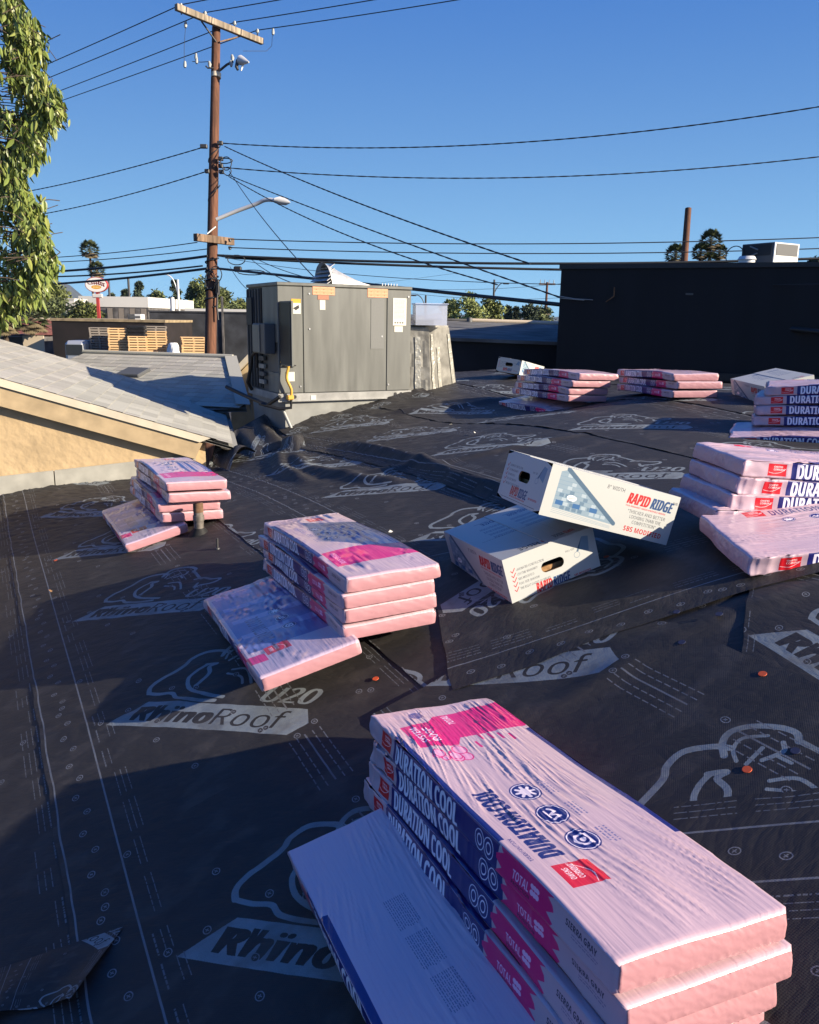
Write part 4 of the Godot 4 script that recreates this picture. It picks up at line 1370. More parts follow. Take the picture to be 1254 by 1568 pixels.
# ------------------------------------------------------------------ house at the left
func neighbour_house() -> void:
	var o := thing("stucco_house", "tan stucco house with a gray shingled roof beside the black roof", "house", at(Vector3(-3.0, GROUND, -6.5)))
	var piv := Vector3(-1.62, 0, -6.4)          # the gable is turned a little to the right
	var R := Transform3D(Basis(), piv) * Transform3D(Basis(Vector3.UP, deg_to_rad(14.0)), Vector3.ZERO) * Transform3D(Basis(), -piv)
	var Ri := R.affine_inverse()
	var inv := o.transform.affine_inverse() * R
	var on := func(u: float, v: float, z: float) -> Vector3:
		var e := Ri * Vector3.ZERO
		var d := Ri.basis * P(u, v, 1.0)
		return e + d * ((z - e.z) / d.z)
	var zf := -6.33
	var r0: Vector3 = on.call(-260, 505, zf)
	var r1: Vector3 = on.call(322, 671, zf)
	var slope := (r1.y - r0.y) / (r1.x - r0.x)
	var ry := func(x: float) -> float: return r1.y + (x - r1.x) * slope
	# gable wall
	var st := mb()
	prism(st, PackedVector2Array([Vector2(-6.0, GROUND), Vector2(-1.62, GROUND), Vector2(-1.62, ry.call(-1.62) - 0.05), Vector2(-6.0, ry.call(-6.0) - 0.05)]), -6.4, -6.55)
	part("wall", st.commit(), M.stucco, o, inv)
	st = mb()
	prism(st, PackedVector2Array([Vector2(-6.0, ry.call(-6.0) - 0.06), Vector2(-6.0, ry.call(-6.0) - 0.225), Vector2(-1.70, ry.call(-1.70) - 0.20), Vector2(-1.64, ry.call(-1.64) - 0.06)]), -6.335, -6.40)
	part("barge_board", st.commit(), M.barge, o, inv)
	st = mb()
	prism(st, PackedVector2Array([Vector2(-6.0, ry.call(-6.0)), Vector2(-6.0, ry.call(-6.0) - 0.065), Vector2(-1.66, ry.call(-1.66) - 0.055), Vector2(-1.58, ry.call(-1.58) - 0.0)]), -6.32, -6.345)
	part("drip_edge", st.commit(), M.drip, o, inv)
	# metal strip where the wall meets the black roof, in lengths
	for k in 3:
		var us := [[-170, 83], [85, 252], [254, 300]]
		var a: Vector3 = on.call(us[k][0], 752.0 - us[k][0] * 0.115, -6.37)
		var b: Vector3 = on.call(us[k][1], 752.0 - us[k][1] * 0.115, -6.37)
		st = mb()
		prism(st, PackedVector2Array([Vector2(a.x, a.y + 0.11), Vector2(a.x, a.y - 0.4), Vector2(b.x, b.y - 0.4), Vector2(b.x, b.y + 0.11)]), -6.37, -6.385)
		part("base_flashing", st.commit(), M.flash, o, inv)
	# near roof slope
	var nrm := Vector3(-slope, 1, 0).normalized()
	var dn := Vector3(1, slope, 0).normalized()
	st = mb()
	var far_z := -9.25
	var tl := Vector3(-6.0, ry.call(-6.0), zf)
	var brr := Vector3(-1.36, ry.call(-1.36), zf)
	for v in [0]:
		var a := tl - nrm * 0.02
		var b := brr - nrm * 0.02
		var dz := Vector3(0, 0, far_z - zf)
		quad(st, a, b, b + dz, a + dz)
		quad(st, a - nrm * 0.02 + dz, b - nrm * 0.02 + dz, b - nrm * 0.02, a - nrm * 0.02)
		quad(st, a + dz, b + dz, b + dz - nrm * 0.02, a + dz - nrm * 0.02)
	var deck := part("roof", st.commit(), M.underlay, o, inv)
	var rows := []
	var total := (brr - tl).length()
	var k := 0.0
	while k < total - 0.14:
		var p := tl + dn * k
		rows.append([p + Vector3(0, 0, 0.01), p + Vector3(0, 0, far_z - zf), dn * 0.132])
		k += 0.12
	# the row runs along z with its right-hand end nearest, so the slope falls to the right of it
	shingles(deck, rows, 0.0035, nrm, 170, 31)
	# cross slope behind, that falls towards us
	var A := Ri * P(128, 541, 10.4)
	var B := Ri * P(357, 548, 9.8)
	A.y = B.y
	var C := Ri * P(374, 612, 8.45)
	var e1 := (B - A).normalized()
	var nn := (C - B).cross(e1).normalized()
	if nn.y < 0: nn = -nn
	var e2 := e1.cross(nn).normalized()
	if e2.y > 0: e2 = -e2
	var deep := (C - B).dot(e2)
	var cx := (C - B).dot(e1)
	st = mb()
	var D := A + e2 * deep * 1.6
	var Cc := B + (C - B) * 1.15
	quad(st, D - nn * 0.02, Cc - nn * 0.02, B - nn * 0.02, A - nn * 0.02)
	quad(st, A - nn * 0.05, B - nn * 0.05, Cc - nn * 0.05, D - nn * 0.05)
	var back := part("roof", st.commit(), M.underlay, o, inv)
	rows = []
	k = 0.0
	while k < deep * 1.1:
		rows.append([A + e2 * k, B + e2 * k + e1 * (cx * k / deep), e2 * 0.132])
		k += 0.12
	shingles(back, rows, 0.0035, nn, 125, 32)
	part("ridge_cap", tubem([A + nn * 0.012, B + nn * 0.012], 0.03, 8), M.shingle2, back)
	var rk := e1 * 0.16
	B -= e1 * 0.11
	Cc -= e1 * 0.11
	var rt := mb()
	quad(rt, Cc + nn * 0.03, Cc + rk + nn * 0.03, B + rk + nn * 0.03, B + nn * 0.03)
	quad(rt, Cc + rk - nn * 0.10, B + rk - nn * 0.10, B + rk + nn * 0.03, Cc + rk + nn * 0.03)
	part("rake_trim", rt.commit(), M.shingle3, back)
	# far slope, out of sight, so that the roof has thickness
	st = mb()
	quad(st, A - nn * 0.02, B - nn * 0.02, B + Vector3(0, -1.2, -3.5), A + Vector3(0, -1.2, -3.5))
	part("roof", st.commit(), M.underlay, o, inv)
	# roof vent and a conduit
	var s := Ri * P(201, 556, 9.4)
	s -= nn * ((s - A).dot(nn))
	part("roof_vent", boxm(Vector3(-0.15, 0.0, -0.13), Vector3(0.15, 0.045, 0.13), 0.01), M.hvac_mid, back, Transform3D(Basis(e1, nn, e1.cross(nn)), s))
	var q0 := Ri * P(214, 588, 8.9)
	var q1 := Ri * P(285, 627, 8.5)
	q0 -= nn * ((q0 - A).dot(nn) - 0.02)
	q1 -= nn * ((q1 - A).dot(nn) - 0.02)
	part("conduit", tubem([q0, q1], 0.008, 6), M.hvac_mid, back)
	# small gable behind the unit
	var t := thing("small_gable_house", "small tan gable with white rake trim between shingle roof and gray unit", "house", at(Vector3(-2.4, GROUND, -13.0)))
	inv = t.transform.affine_inverse()
	var g0 := onz(352, 582, -12.6)
	var g1 := onz(400, 530, -12.6)
	st = mb()
	prism(st, PackedVector2Array([Vector2(g0.x, g0.y - 0.05), Vector2(g0.x, GROUND), Vector2(g1.x + 0.5, GROUND), Vector2(g1.x + 0.5, g1.y - 0.25), Vector2(g1.x, g1.y - 0.05)]), -12.6, -15.0)
	part("wall", st.commit(), M.wall_tan, t, inv)
	st = mb()
	prism(st, PackedVector2Array([Vector2(g0.x - 0.12, g0.y - 0.13), Vector2(g0.x - 0.12, g0.y - 0.04), Vector2(g1.x, g1.y + 0.06), Vector2(g1.x, g1.y - 0.05)]), -12.45, -15.0)
	part("rake_trim", st.commit(), M.drip, t, inv)

# ------------------------------------------------------------------ the rooftop unit
func hvac() -> void:
	var T := Transform3D(Basis(Vector3.UP, deg_to_rad(28.2)), Vector3(-0.795, 0.299 - 0.951, -7.931))
	var o := thing("rooftop_air_conditioner", "large gray rooftop air conditioning unit on a sloping metal curb", "air conditioner", T)
	var X := 0.65
	var Z := 0.4315
	var H := 0.951
	part("cabinet", boxm(Vector3(-X + 0.01, 0.0, -Z + 0.01), Vector3(X - 0.01, H - 0.03, Z - 0.012)), M.hvac_mid, o)
	var fx := func(u: float) -> float: return -0.65 + (u - 237.0) / 638.0 * 1.3
	var fy := func(v: float) -> float: return 0.951 * (690.0 - v) / 515.0
	for s in [[-0.65, -0.422], [-0.417, 0.397], [0.402, 0.65]]:
		part("access_panel", boxm(Vector3(s[0], 0.004, Z - 0.011), Vector3(s[1], H - 0.034, Z), 0.004), M.hvac, o)
	var lid := part("top_lid", boxm(Vector3(-X - 0.008, H - 0.03, -Z - 0.008), Vector3(X + 0.008, H, Z + 0.008), 0.006), M.hvac, o)
	for k in 6: part("lid_screw", boxm(Vector3(0.42 + 0.03 * k, H, Z - 0.15), Vector3(0.426 + 0.03 * k, H + 0.028, Z - 0.144)), M.steel, lid)
	# left end: two dark coil openings with fins, gray panels, a switch box, conduits
	part("end_panel", boxm(Vector3(-X - 0.001, 0.44, 0.02), Vector3(-X + 0.012, H - 0.034, Z - 0.004), 0.003), M.hvac, o)
	part("end_panel", boxm(Vector3(-X - 0.001, 0.004, 0.15), Vector3(-X + 0.012, 0.18, Z - 0.004), 0.003), M.hvac, o)
	var coil := part("coil_guard", boxm(Vector3(-X, 0.01, -Z + 0.01), Vector3(-X + 0.011, H - 0.04, -0.02)), M.hvac_dark, o)
	for k in 5: part("coil_post", boxm(Vector3(-X - 0.014, 0.02, -Z + 0.02 + 0.085 * k), Vector3(-X - 0.001, H - 0.05, -Z + 0.034 + 0.085 * k)), M.hvac_mid, coil)
	part("coil_cover", boxm(Vector3(-X - 0.03, 0.58, -0.38), Vector3(-X - 0.016, 0.83, -0.22), 0.004), M.hvac_dark, coil)
	var sw := part("disconnect_switch", boxm(Vector3(-X - 0.10, 0.34, 0.03), Vector3(-X - 0.002, 0.60, 0.36), 0.006), M.hvac_mid, o)
	part("switch_cover", boxm(Vector3(-X - 0.112, 0.35, 0.05), Vector3(-X - 0.1005, 0.59, 0.25), 0.004), M.hvac, sw)
	part("conduit", tubem([Vector3(-X - 0.06, 0.36, 0.0), Vector3(-X - 0.09, 0.30, -0.06), Vector3(-X - 0.06, 0.24, -0.16), Vector3(-X - 0.07, 0.05, -0.26), Vector3(-X - 0.02, -0.02, -0.3)], 0.016, 8), M.rubber, o)
	part("conduit", tubem([Vector3(-X - 0.05, 0.5, 0.0), Vector3(-X - 0.05, 0.44, -0.02), Vector3(-X - 0.03, 0.2, -0.1)], 0.012, 8), M.rubber, o)
	for k in 4: part("pipe_fitting", boxm(Vector3(-X - 0.03, 0.06 + 0.07 * k, -0.04), Vector3(-X - 0.002, 0.10 + 0.07 * k, 0.10), 0.003), M.hvac_mid if k % 2 else M.galv, o)
	part("gas_line", tubem([Vector3(-0.66, -0.02, Z + 0.05), Vector3(-0.74, -0.10, Z - 0.05), Vector3(-0.84, -0.05, Z - 0.3), Vector3(-0.95, 0.02, Z - 0.6)], 0.018, 8), M.black, o)
	# open access door, seen edge-on from the side in its own shade
	var door := part("open_door", boxm(Vector3(-0.634, 0.25, Z + 0.003), Vector3(-0.614, 0.79, Z + 0.29), 0.003), M.hvac, o)
	part("door_shade_sheet", boxm(Vector3(-0.640, 0.262, Z + 0.012), Vector3(-0.6345, 0.778, Z + 0.28)), M.black, door)  # black sheet added to darken the door face that lies in shade
	part("door_stay", boxm(Vector3(-0.612, 0.24, Z + 0.002), Vector3(-0.5, 0.25, Z + 0.03)), M.black, o)
	# stickers
	var pd := Pad.new(128, 256, Color(0.80, 0.79, 0.74))
	rng.seed = 77
	small_print(pd, Rect2(12, 14, 104, 190), 16, Color(0.5, 0.5, 0.48))
	for k in 4: pd.disc(Vector2(22 + 24 * k, 230), 8, 9, Color(0.3, 0.3, 0.3))
	M.label_print = mat(Color.WHITE, 0.6)
	M.label_print.albedo_texture = pd.tex()
	pd = Pad.new(256, 128, Color(0.80, 0.55, 0.40))
	pd.disc(Vector2(128, 52), 20, 22, Color(0.62, 0.38, 0.24))
	small_print(pd, Rect2(16, 84, 224, 30), 3, Color(0.9, 0.75, 0.6))
	M.orange_label.uv1_triplanar = false
	M.orange_label.albedo_color = Color.WHITE
	M.orange_label.albedo_texture = pd.tex()
	pd = Pad.new(64, 96, Color(0.82, 0.80, 0.74))
	pd.rect(0, 0, 64, 26, Color(0.85, 0.60, 0.15))
	pd.poly(PackedVector2Array([Vector2(10, 60), Vector2(50, 38), Vector2(54, 58), Vector2(30, 74)]), Color(0.1, 0.1, 0.1))
	M.yellow_tag = mat(Color.WHITE, 0.6)
	M.yellow_tag.albedo_texture = pd.tex()
	var stickers := [["warning_sticker", 395, 498, 182, 228, M.orange_label], ["brown_sticker", 418, 470, 229, 250, M.brown_label], ["white_tag", 427, 453, 252, 297, M.white_label], ["warning_sticker", 655, 755, 182, 232, M.orange_label], ["faded_sheet", 672, 738, 240, 480, M.faded], ["data_plate", 782, 850, 232, 365, M.label_print], ["white_tag", 790, 833, 369, 397, M.white_label], ["yellow_sticker", 298, 340, 250, 318, M.yellow_tag], ["white_tag", 268, 308, 588, 632, M.white_label]]
	for s in stickers:
		var x0: float = fx.call(s[1])
		var x1: float = fx.call(s[2])
		var y0: float = fy.call(s[4])
		var y1: float = fy.call(s[3])
		part(s[0], label_mesh(x1 - x0, y1 - y0), s[5], o, Transform3D(Basis(), Vector3((x0 + x1) * 0.5, (y0 + y1) * 0.5, Z + 0.003)))
	for p in [[-0.36, 0.86], [-0.36, 0.56], [0.35, 0.5], [0.42, 0.06], [-0.45, 0.06], [0.62, 0.86]]:
		part("panel_screw", cylm(0.008, 0.008, 0.006, 8), M.steel, o, Transform3D(Basis(Vector3.RIGHT, PI / 2), Vector3(p[0], p[1], Z + 0.003)))
	# base rail with fork holes
	var rail := mb()
	var yr0 := -0.062
	box(rail, Vector3(-X - 0.012, yr0, Z - 0.03), Vector3(X + 0.01, 0.0, Z + 0.012))
	box(rail, Vector3(-X - 0.012, yr0, -Z), Vector3(-X + 0.02, 0.0, Z - 0.031))
	box(rail, Vector3(X - 0.02, yr0, -Z), Vector3(X + 0.01, 0.0, Z - 0.031))
	box(rail, Vector3(-X - 0.02, yr0 - 0.008, Z - 0.02), Vector3(X + 0.018, yr0, Z + 0.03))
	var rl := part("base_rail", rail.commit(), M.rail, o)
	for x in [-0.51, 0.49, 0.55]: part("rail_hole", cylm(0.016, 0.016, 0.004, 14), M.black, rl, Transform3D(Basis(Vector3.RIGHT, PI / 2), Vector3(x, -0.03, Z + 0.0135)))
	part("rail_tag", boxm(Vector3(-0.36, -0.06, Z + 0.013), Vector3(-0.31, -0.02, Z + 0.016)), M.white_label, rl)
	# gas hose
	part("gas_hose", tubem(smooth3([Vector3(-0.63, 0.27, Z + 0.02), Vector3(-0.615, 0.35, Z + 0.06), Vector3(-0.585, 0.34, Z + 0.08), Vector3(-0.585, 0.24, Z + 0.07), Vector3(-0.60, 0.14, Z + 0.06), Vector3(-0.56, 0.04, Z + 0.06), Vector3(-0.56, -0.05, Z + 0.05)]), 0.0125, 8), M.yellow, o)
	part("hose_valve", boxm(Vector3(-0.60, -0.05, Z + 0.03), Vector3(-0.54, -0.01, Z + 0.08), 0.008), M.yellow, o)
	part("gas_pipe", tubem([Vector3(-0.56, -0.05, Z + 0.05), Vector3(-0.56, -0.12, Z + 0.05), Vector3(-0.66, -0.13, Z + 0.03), Vector3(-0.8, -0.09, Z - 0.1)], 0.014, 8), M.black, o)
	# curb skirt down to the roof
	var cb := mb()
	var D := -0.85
	quad(cb, Vector3(-X + 0.06, D, Z - 0.05), Vector3(X - 0.03, D, Z - 0.05), Vector3(X - 0.03, yr0 - 0.008, Z - 0.01), Vector3(-X + 0.06, yr0 - 0.008, Z - 0.01))
	quad(cb, Vector3(-X + 0.06, D, -Z + 0.05), Vector3(-X + 0.06, D, Z - 0.05), Vector3(-X + 0.06, yr0 - 0.008, Z - 0.01), Vector3(-X + 0.02, yr0 - 0.008, -Z + 0.02))
	quad(cb, Vector3(X - 0.03, D, Z - 0.05), Vector3(X - 0.03, D, -Z + 0.05), Vector3(X - 0.03, yr0 - 0.008, -Z + 0.01), Vector3(X - 0.03, yr0 - 0.008, Z - 0.01))
	quad(cb, Vector3(X - 0.03, D, -Z + 0.05), Vector3(-X + 0.06, D, -Z + 0.05), Vector3(-X + 0.02, yr0 - 0.008, -Z + 0.02), Vector3(X - 0.03, yr0 - 0.008, -Z + 0.01))
	var curb := part("curb", cb.commit(), M.galv, o)
	# a lower flange that follows the roof, with drive pins and splashes of sealant
	var fl := mb()
	quad(fl, Vector3(-X + 0.05, -0.62, Z - 0.025), Vector3(X - 0.05, -0.62, Z - 0.025), Vector3(X - 0.05, -0.09, Z - 0.004), Vector3(-X + 0.05, -0.30, Z - 0.012))
	part("curb_flange", fl.commit(), M.galv, curb)
	rng.seed = 4
	for k in 9:
		var t := k / 8.0
		part("sealant_patch", boxm(Vector3(-0.022, -0.012, -0.002), Vector3(0.022, 0.012, 0.003), 0.002), M.hood, curb, Transform3D(Basis(Vector3.BACK, rng.randf_range(0.0, 0.5)), Vector3(lerpf(-0.53, 0.4, t), lerpf(-0.29, -0.13, t) + rng.randf_range(-0.01, 0.012), Z - 0.003)))
	part("support_strut", tubem([Vector3(-0.62, -0.14, Z - 0.0), Vector3(-0.52, -0.40, Z + 0.06)], 0.016, 8), M.galv, o)
	# ---- duct transition at the right
	var dt := thing("metal_duct", "dented galvanized duct box patched with tape beside the gray unit", "duct", Transform3D(T.basis, T * Vector3(0.93, -0.2, 0.0)))
	var dy := 0.2
	var topy: float = P(660, 501, 8.1).y - T.origin.y + dy
	var st := mb()
	var a0 := [Vector3(-0.262, -0.45, 0.36), Vector3(-0.02, -0.45, 0.44), Vector3(0.50, -0.45, 0.20), Vector3(0.50, -0.45, -0.36), Vector3(-0.262, -0.45, -0.36)]
	var a1 := [Vector3(-0.262, topy, 0.32), Vector3(-0.06, topy, 0.38), Vector3(0.26, topy, 0.22), Vector3(0.26, topy, -0.3), Vector3(-0.262, topy, -0.3)]
	for k in 5:
		var k2 := (k + 1) % 5
		var nn := 10
		for i in nn:
			for j in nn:
				var f := func(s: float, t: float) -> Vector3:
					var p: Vector3 = (a0[k] as Vector3).lerp(a0[k2], s).lerp((a1[k] as Vector3).lerp(a1[k2], s), t)
					var nrm := ((a0[k2] - a0[k]) as Vector3).cross(a1[k] - a0[k]).normalized()
					return p + nrm * 0.008 * crumple.get_noise_2d(s * 55.0 + k * 90.0, t * 80.0) * sin(PI * s) * sin(PI * t)
				quad(st, f.call(float(i) / nn, float(j) / nn), f.call(float(i + 1) / nn, float(j) / nn), f.call(float(i + 1) / nn, float(j + 1) / nn), f.call(float(i) / nn, float(j + 1) / nn))
	quad(st, a1[0], a1[1], a1[2], a1[3])
	quad(st, a1[0], a1[3], a1[4], a1[4])
	part("casing", st.commit(), M.galv_dirty, dt)
	part("top_flange", boxm(Vector3(-0.26, topy, -0.3), Vector3(0.24, topy + 0.02, 0.24)), M.galv_dirty, dt)
	for s in [[[0.35, 0.60], [0.1, 0.93], 0], [[0.06, 0.16], [0.10, 0.95], 1], [[0.30, 0.42], [0.35, 0.85], 1], [[0.84, 0.96], [0.1, 0.95], 1]]:
		var k: int = s[2]
		var strip := mb()
		var nrm := ((a0[k + 1] - a0[k]) as Vector3).cross(a1[k] - a0[k]).normalized()
		var prevp := []
		for i in 17:
			var t := lerpf(s[1][0], s[1][1], i / 16.0)
			var row := []
			for j in 2:
				var w: float = s[0][j] + 0.025 * crumple.get_noise_2d(i * 17.0 + j * 50.0, k * 40.0 + s[0][0] * 300.0)
				row.append((a0[k] as Vector3).lerp(a0[k + 1], w).lerp((a1[k] as Vector3).lerp(a1[k + 1], w), t) + nrm * (0.0075 + 0.001 * sin(i * 1.3)))
			if i > 0: quad(strip, prevp[0], prevp[1], row[1], row[0])
			prevp = row
		part("tape_strip", strip.commit(), M.tape, dt)
	# clear plastic bin standing on the duct
	var bp := P(657, 499, 8.0)
	var bin := thing("plastic_storage_bin", "translucent plastic bin standing on top of the metal duct", "plastic bin", Transform3D(T.basis * Basis(Vector3.UP, -0.35), Vector3(bp.x, T.origin.y - dy + topy + 0.021, -8.05)))
	var bw := 0.15
	var bd := 0.11
	var bh := 0.19
	for q in [[Vector3(-bw, 0, bd - 0.003), Vector3(bw, bh, bd)], [Vector3(-bw, 0, -bd), Vector3(bw, bh, -bd + 0.003)], [Vector3(-bw, 0, -bd + 0.004), Vector3(-bw + 0.003, bh, bd - 0.004)], [Vector3(bw - 0.003, 0, -bd + 0.004), Vector3(bw, bh, bd - 0.004)], [Vector3(-bw + 0.004, 0.0, -bd + 0.004), Vector3(bw - 0.004, 0.003, bd - 0.004)]]:
		part("bin_wall", boxm(q[0], q[1]), M.plastic, bin)
	part("bin_rim", boxm(Vector3(-bw - 0.012, bh, -bd - 0.012), Vector3(bw + 0.012, bh + 0.012, bd + 0.012), 0.004), M.plastic_lid, bin)
	part("bin_contents", boxm(Vector3(-bw + 0.01, 0.004, -bd + 0.01), Vector3(bw * 0.2, 0.05, bd - 0.01), 0.01), M.hvac_mid, bin)
	part("bin_contents", boxm(Vector3(-bw * 0.3, 0.052, -0.06), Vector3(bw * 0.8, 0.10, 0.05), 0.01), M.plastic_lid, bin)
	# galvanized hood on top
	var hp := Transform3D(T.basis, T * Vector3(-0.02, H, -0.12))
	var hd := thing("vent_hood", "bright metal vent hood with dark slats on top of the unit", "vent hood", hp)
	st = mb()
	var nn := 16
	var ring := func(k: float, y_r: float, x: float) -> Vector3: return Vector3(x + 0.10 * (1.0 - sin(PI * k)), sin(PI * k) * y_r, cos(PI * k) * 0.22)
	for i in nn:
		var k0 := float(i) / nn
		var k1 := float(i + 1) / nn
		quad(st, ring.call(k0, 0.215, 0.0) + Vector3(-0.08 + 0.08 * sin(PI * k0), 0, 0), ring.call(k0, 0.01, 0.42), ring.call(k1, 0.01, 0.42), ring.call(k1, 0.215, 0.0) + Vector3(-0.08 + 0.08 * sin(PI * k1), 0, 0))
	part("hood_shell", st.commit(), M.hood, hd)
	for k in 5:
		var y := 0.02 + 0.04 * k
		var wz := 0.22 * sqrt(maxf(0.0, 1.0 - pow(y / 0.215, 2.0)))
		part("slat", boxm(Vector3(-0.035, -0.002, -wz), Vector3(0.03, 0.004, wz)), M.hood, hd, Transform3D(Basis(Vector3.BACK, 0.6), Vector3(-0.02 + 0.02 * k, y, 0)))
	st = mb()
	for i in nn:
		quad(st, Vector3(0.09, 0, 0), ring.call(float(i) / nn, 0.19, 0.02) * Vector3(1, 1, 0.9), ring.call(float(i + 1) / nn, 0.19, 0.02) * Vector3(1, 1, 0.9), Vector3(0.09, 0, 0))
	part("hood_screen", st.commit(), M.hvac_dark, hd)

func smooth3(pts: Array, n := 6) -> Array:
	var out := []
	for i in pts.size() - 1:
		for k in n:
			out.append((pts[i] as Vector3).cubic_interpolate(pts[i + 1], pts[maxi(i - 1, 0)], pts[mini(i + 2, pts.size() - 1)], float(k) / n))
	out.append(pts[-1])
	return out

# ------------------------------------------------------------------ dark buildings at the right
func dark_building() -> void:
	var a := P(860, 405, 9.6)
	var ex := Vector3(0.915, 0, 0.403).normalized()
	var T := Transform3D(Basis(ex, Vector3.UP, ex.cross(Vector3.UP)), Vector3(a.x, GROUND, a.z))
	var o := thing("black_building", "tall black painted building with blank wall behind the pink stacks", "building", T)
	var H := a.y - GROUND
	part("wall", boxm(Vector3(0, 0, -9.0), Vector3(6.5, H - 0.05, 0)), M.wall_black, o)
	part("parapet_cap", boxm(Vector3(-0.02, H - 0.05, -9.02), Vector3(6.52, H, 0.02)), M.black, o)
	part("ledge", boxm(Vector3(0.9, 3.30, 0.0), Vector3(6.4, 3.38, 0.03)), M.black, o)
	part("wall_bracket", tubem([Vector3(0.55, H - 0.42, 0.03), Vector3(0.64, H - 0.36, 0.05), Vector3(0.64, H - 0.26, 0.05)], 0.008, 6), M.rust, o)
	part("wall_plate", boxm(Vector3(1.42, H - 0.34, 0), Vector3(1.50, H - 0.32, 0.01)), M.hvac_mid, o)
	part("bright_cable", tubem([Vector3(0.0, H - 0.36, 0.03), Vector3(0.2, H - 0.39, 0.03), Vector3(0.4, H - 0.40, 0.03)], 0.006, 6), M.galv, o)
	part("bright_cable", tubem([Vector3(0.0, H - 0.38, 0.035), Vector3(0.3, H - 0.405, 0.03)], 0.005, 6), M.galv, o)
	# air conditioner and vent on that roof
	var p := P(1182, 405, 13.0)
	p.y = P(1182, 408, 13.0).y
	var ac := thing("condenser_unit", "boxy rooftop condenser with slanted braces on the black building", "air conditioner", Transform3D(T.basis * Basis(Vector3.UP, -0.62), p))
	part("stand", boxm(Vector3(-0.34, a.y - p.y, -0.28), Vector3(0.2, -0.001, 0.28)), M.galv, ac)
	part("cabinet", boxm(Vector3(-0.36, 0.0, -0.3), Vector3(0.22, 0.34, 0.3), 0.01), M.hvac_mid, ac)
	part("coil_screen", boxm(Vector3(-0.33, 0.15, 0.3), Vector3(0.18, 0.32, 0.305)), M.hvac_dark, ac)
	part("end_frame", boxm(Vector3(0.222, 0.0, -0.3), Vector3(0.24, 0.34, 0.3), 0.004), M.white_metal, ac)
	part("end_louver", boxm(Vector3(0.2405, 0.15, -0.26), Vector3(0.246, 0.32, 0.26)), M.hvac_mid, ac)
	part("brace", tubem([Vector3(-0.2, 0.3, 0.31), Vector3(-0.05, 0.24, 0.31)], 0.012, 6), M.galv, ac)
	part("brace", tubem([Vector3(-0.22, 0.14, 0.31), Vector3(-0.05, 0.19, 0.31)], 0.012, 6), M.galv, ac)
	var hoop := []
	for k in 20:
		var an := lerpf(-0.3, PI * 1.15, k / 19.0)
		hoop.append(Vector3(-0.46 + 0.17 * cos(an), 0.17 + 0.15 * sin(an), 0.33))
	part("cable_loop", tubem(hoop, 0.008, 6), M.rubber, ac)
	p = P(1143, 405, 12.6)
	p.y = P(1143, 408, 12.6).y
	var vt := thing("round_roof_vent", "squat white round vent left of the rooftop condenser", "roof vent", at(p))
	part("vent_stack", cylm(0.09, 0.09, p.y - a.y, 16), M.galv, vt, at(Vector3(0, (a.y - p.y) * 0.5, 0)))
	part("vent_body", cylm(0.12, 0.12, 0.10, 20), M.white_metal, vt, at(Vector3(0, 0.05, 0)))
	part("vent_cap", cylm(0.14, 0.11, 0.05, 20), M.white_metal, vt, at(Vector3(0, 0.126, 0)))
	# lower dark building with a gray roof
	var b := P(690, 513, 10.6)
	var nv := thing("low_dark_building", "low dark walled building with a gray roof behind the metal duct", "building", at(Vector3(b.x, GROUND, -10.8)))
	var inv := nv.transform.affine_inverse()
	var c := P(858, 527, 10.2)
	var st := mb()
	quad(st, Vector3(b.x - 1.5, GROUND, b.z), Vector3(c.x + 1.2, GROUND, c.z), Vector3(c.x + 1.2, c.y, c.z), Vector3(b.x - 1.5, b.y, b.z))
	box(st, Vector3(b.x - 1.5, GROUND, -16.0), Vector3(c.x + 1.2, c.y - 0.3, c.z - 0.6))
	part("wall", st.commit(), M.wall_in_shade, nv, inv)
	var d0 := P(560, 487, 14.5)
	var d1 := P(868, 499, 14.0)
	st = mb()
	quad(st, Vector3(b.x - 1.5, b.y + 0.002, b.z + 0.05), Vector3(c.x + 1.2, c.y + 0.002, c.z + 0.05), Vector3(d1.x + 1.0, d1.y, d1.z), d0)
	quad(st, Vector3(b.x - 1.5, b.y - 0.04, b.z + 0.05), Vector3(c.x + 1.2, c.y - 0.04, c.z + 0.05), Vector3(c.x + 1.2, c.y + 0.002, c.z + 0.05), Vector3(b.x - 1.5, b.y + 0.002, b.z + 0.05))
	part("roof", st.commit(), M.roof_gray, nv, inv)
	var e0 := P(722, 491, 14.3)
	part("ridge_cap", tubem([e0, d1 + Vector3(1.0, 0.02, 0)], 0.045, 6), M.cap_tan, nv, inv)
	part("ridge_cap", tubem([d0, P(716, 491, 14.35)], 0.035, 6), M.roof_gray, nv, inv)
	part("roof_pipe", tubem([P(719, 502, 14.2), P(719, 487, 14.2)], 0.05, 8), M.hvac_mid, nv, inv)
	# bright tan gable at its right end
	var g := thing("tan_gable_building", "sunlit tan gable end squeezed between low roof and black wall", "building", at(Vector3(3.0, GROUND, -17.0)))
	inv = g.transform.affine_inverse()
	var g0 := onz(826, 497, -15.5)
	var g1 := onz(880, 530, -15.5)
	st = mb()
	prism(st, PackedVector2Array([Vector2(g0.x, g0.y), Vector2(g0.x + 0.02, GROUND), Vector2(g1.x + 0.8, GROUND), Vector2(g1.x + 0.8, g0.y - 0.01)]), -15.5, -18.0)
	part("wall", st.commit(), M.wall_tan, g, inv)
	part("roof", boxm(Vector3(g0.x - 0.3, g0.y, -18.2), Vector3(g1.x + 1.0, g0.y + 0.05, -15.3)), M.cap_tan, g, inv)

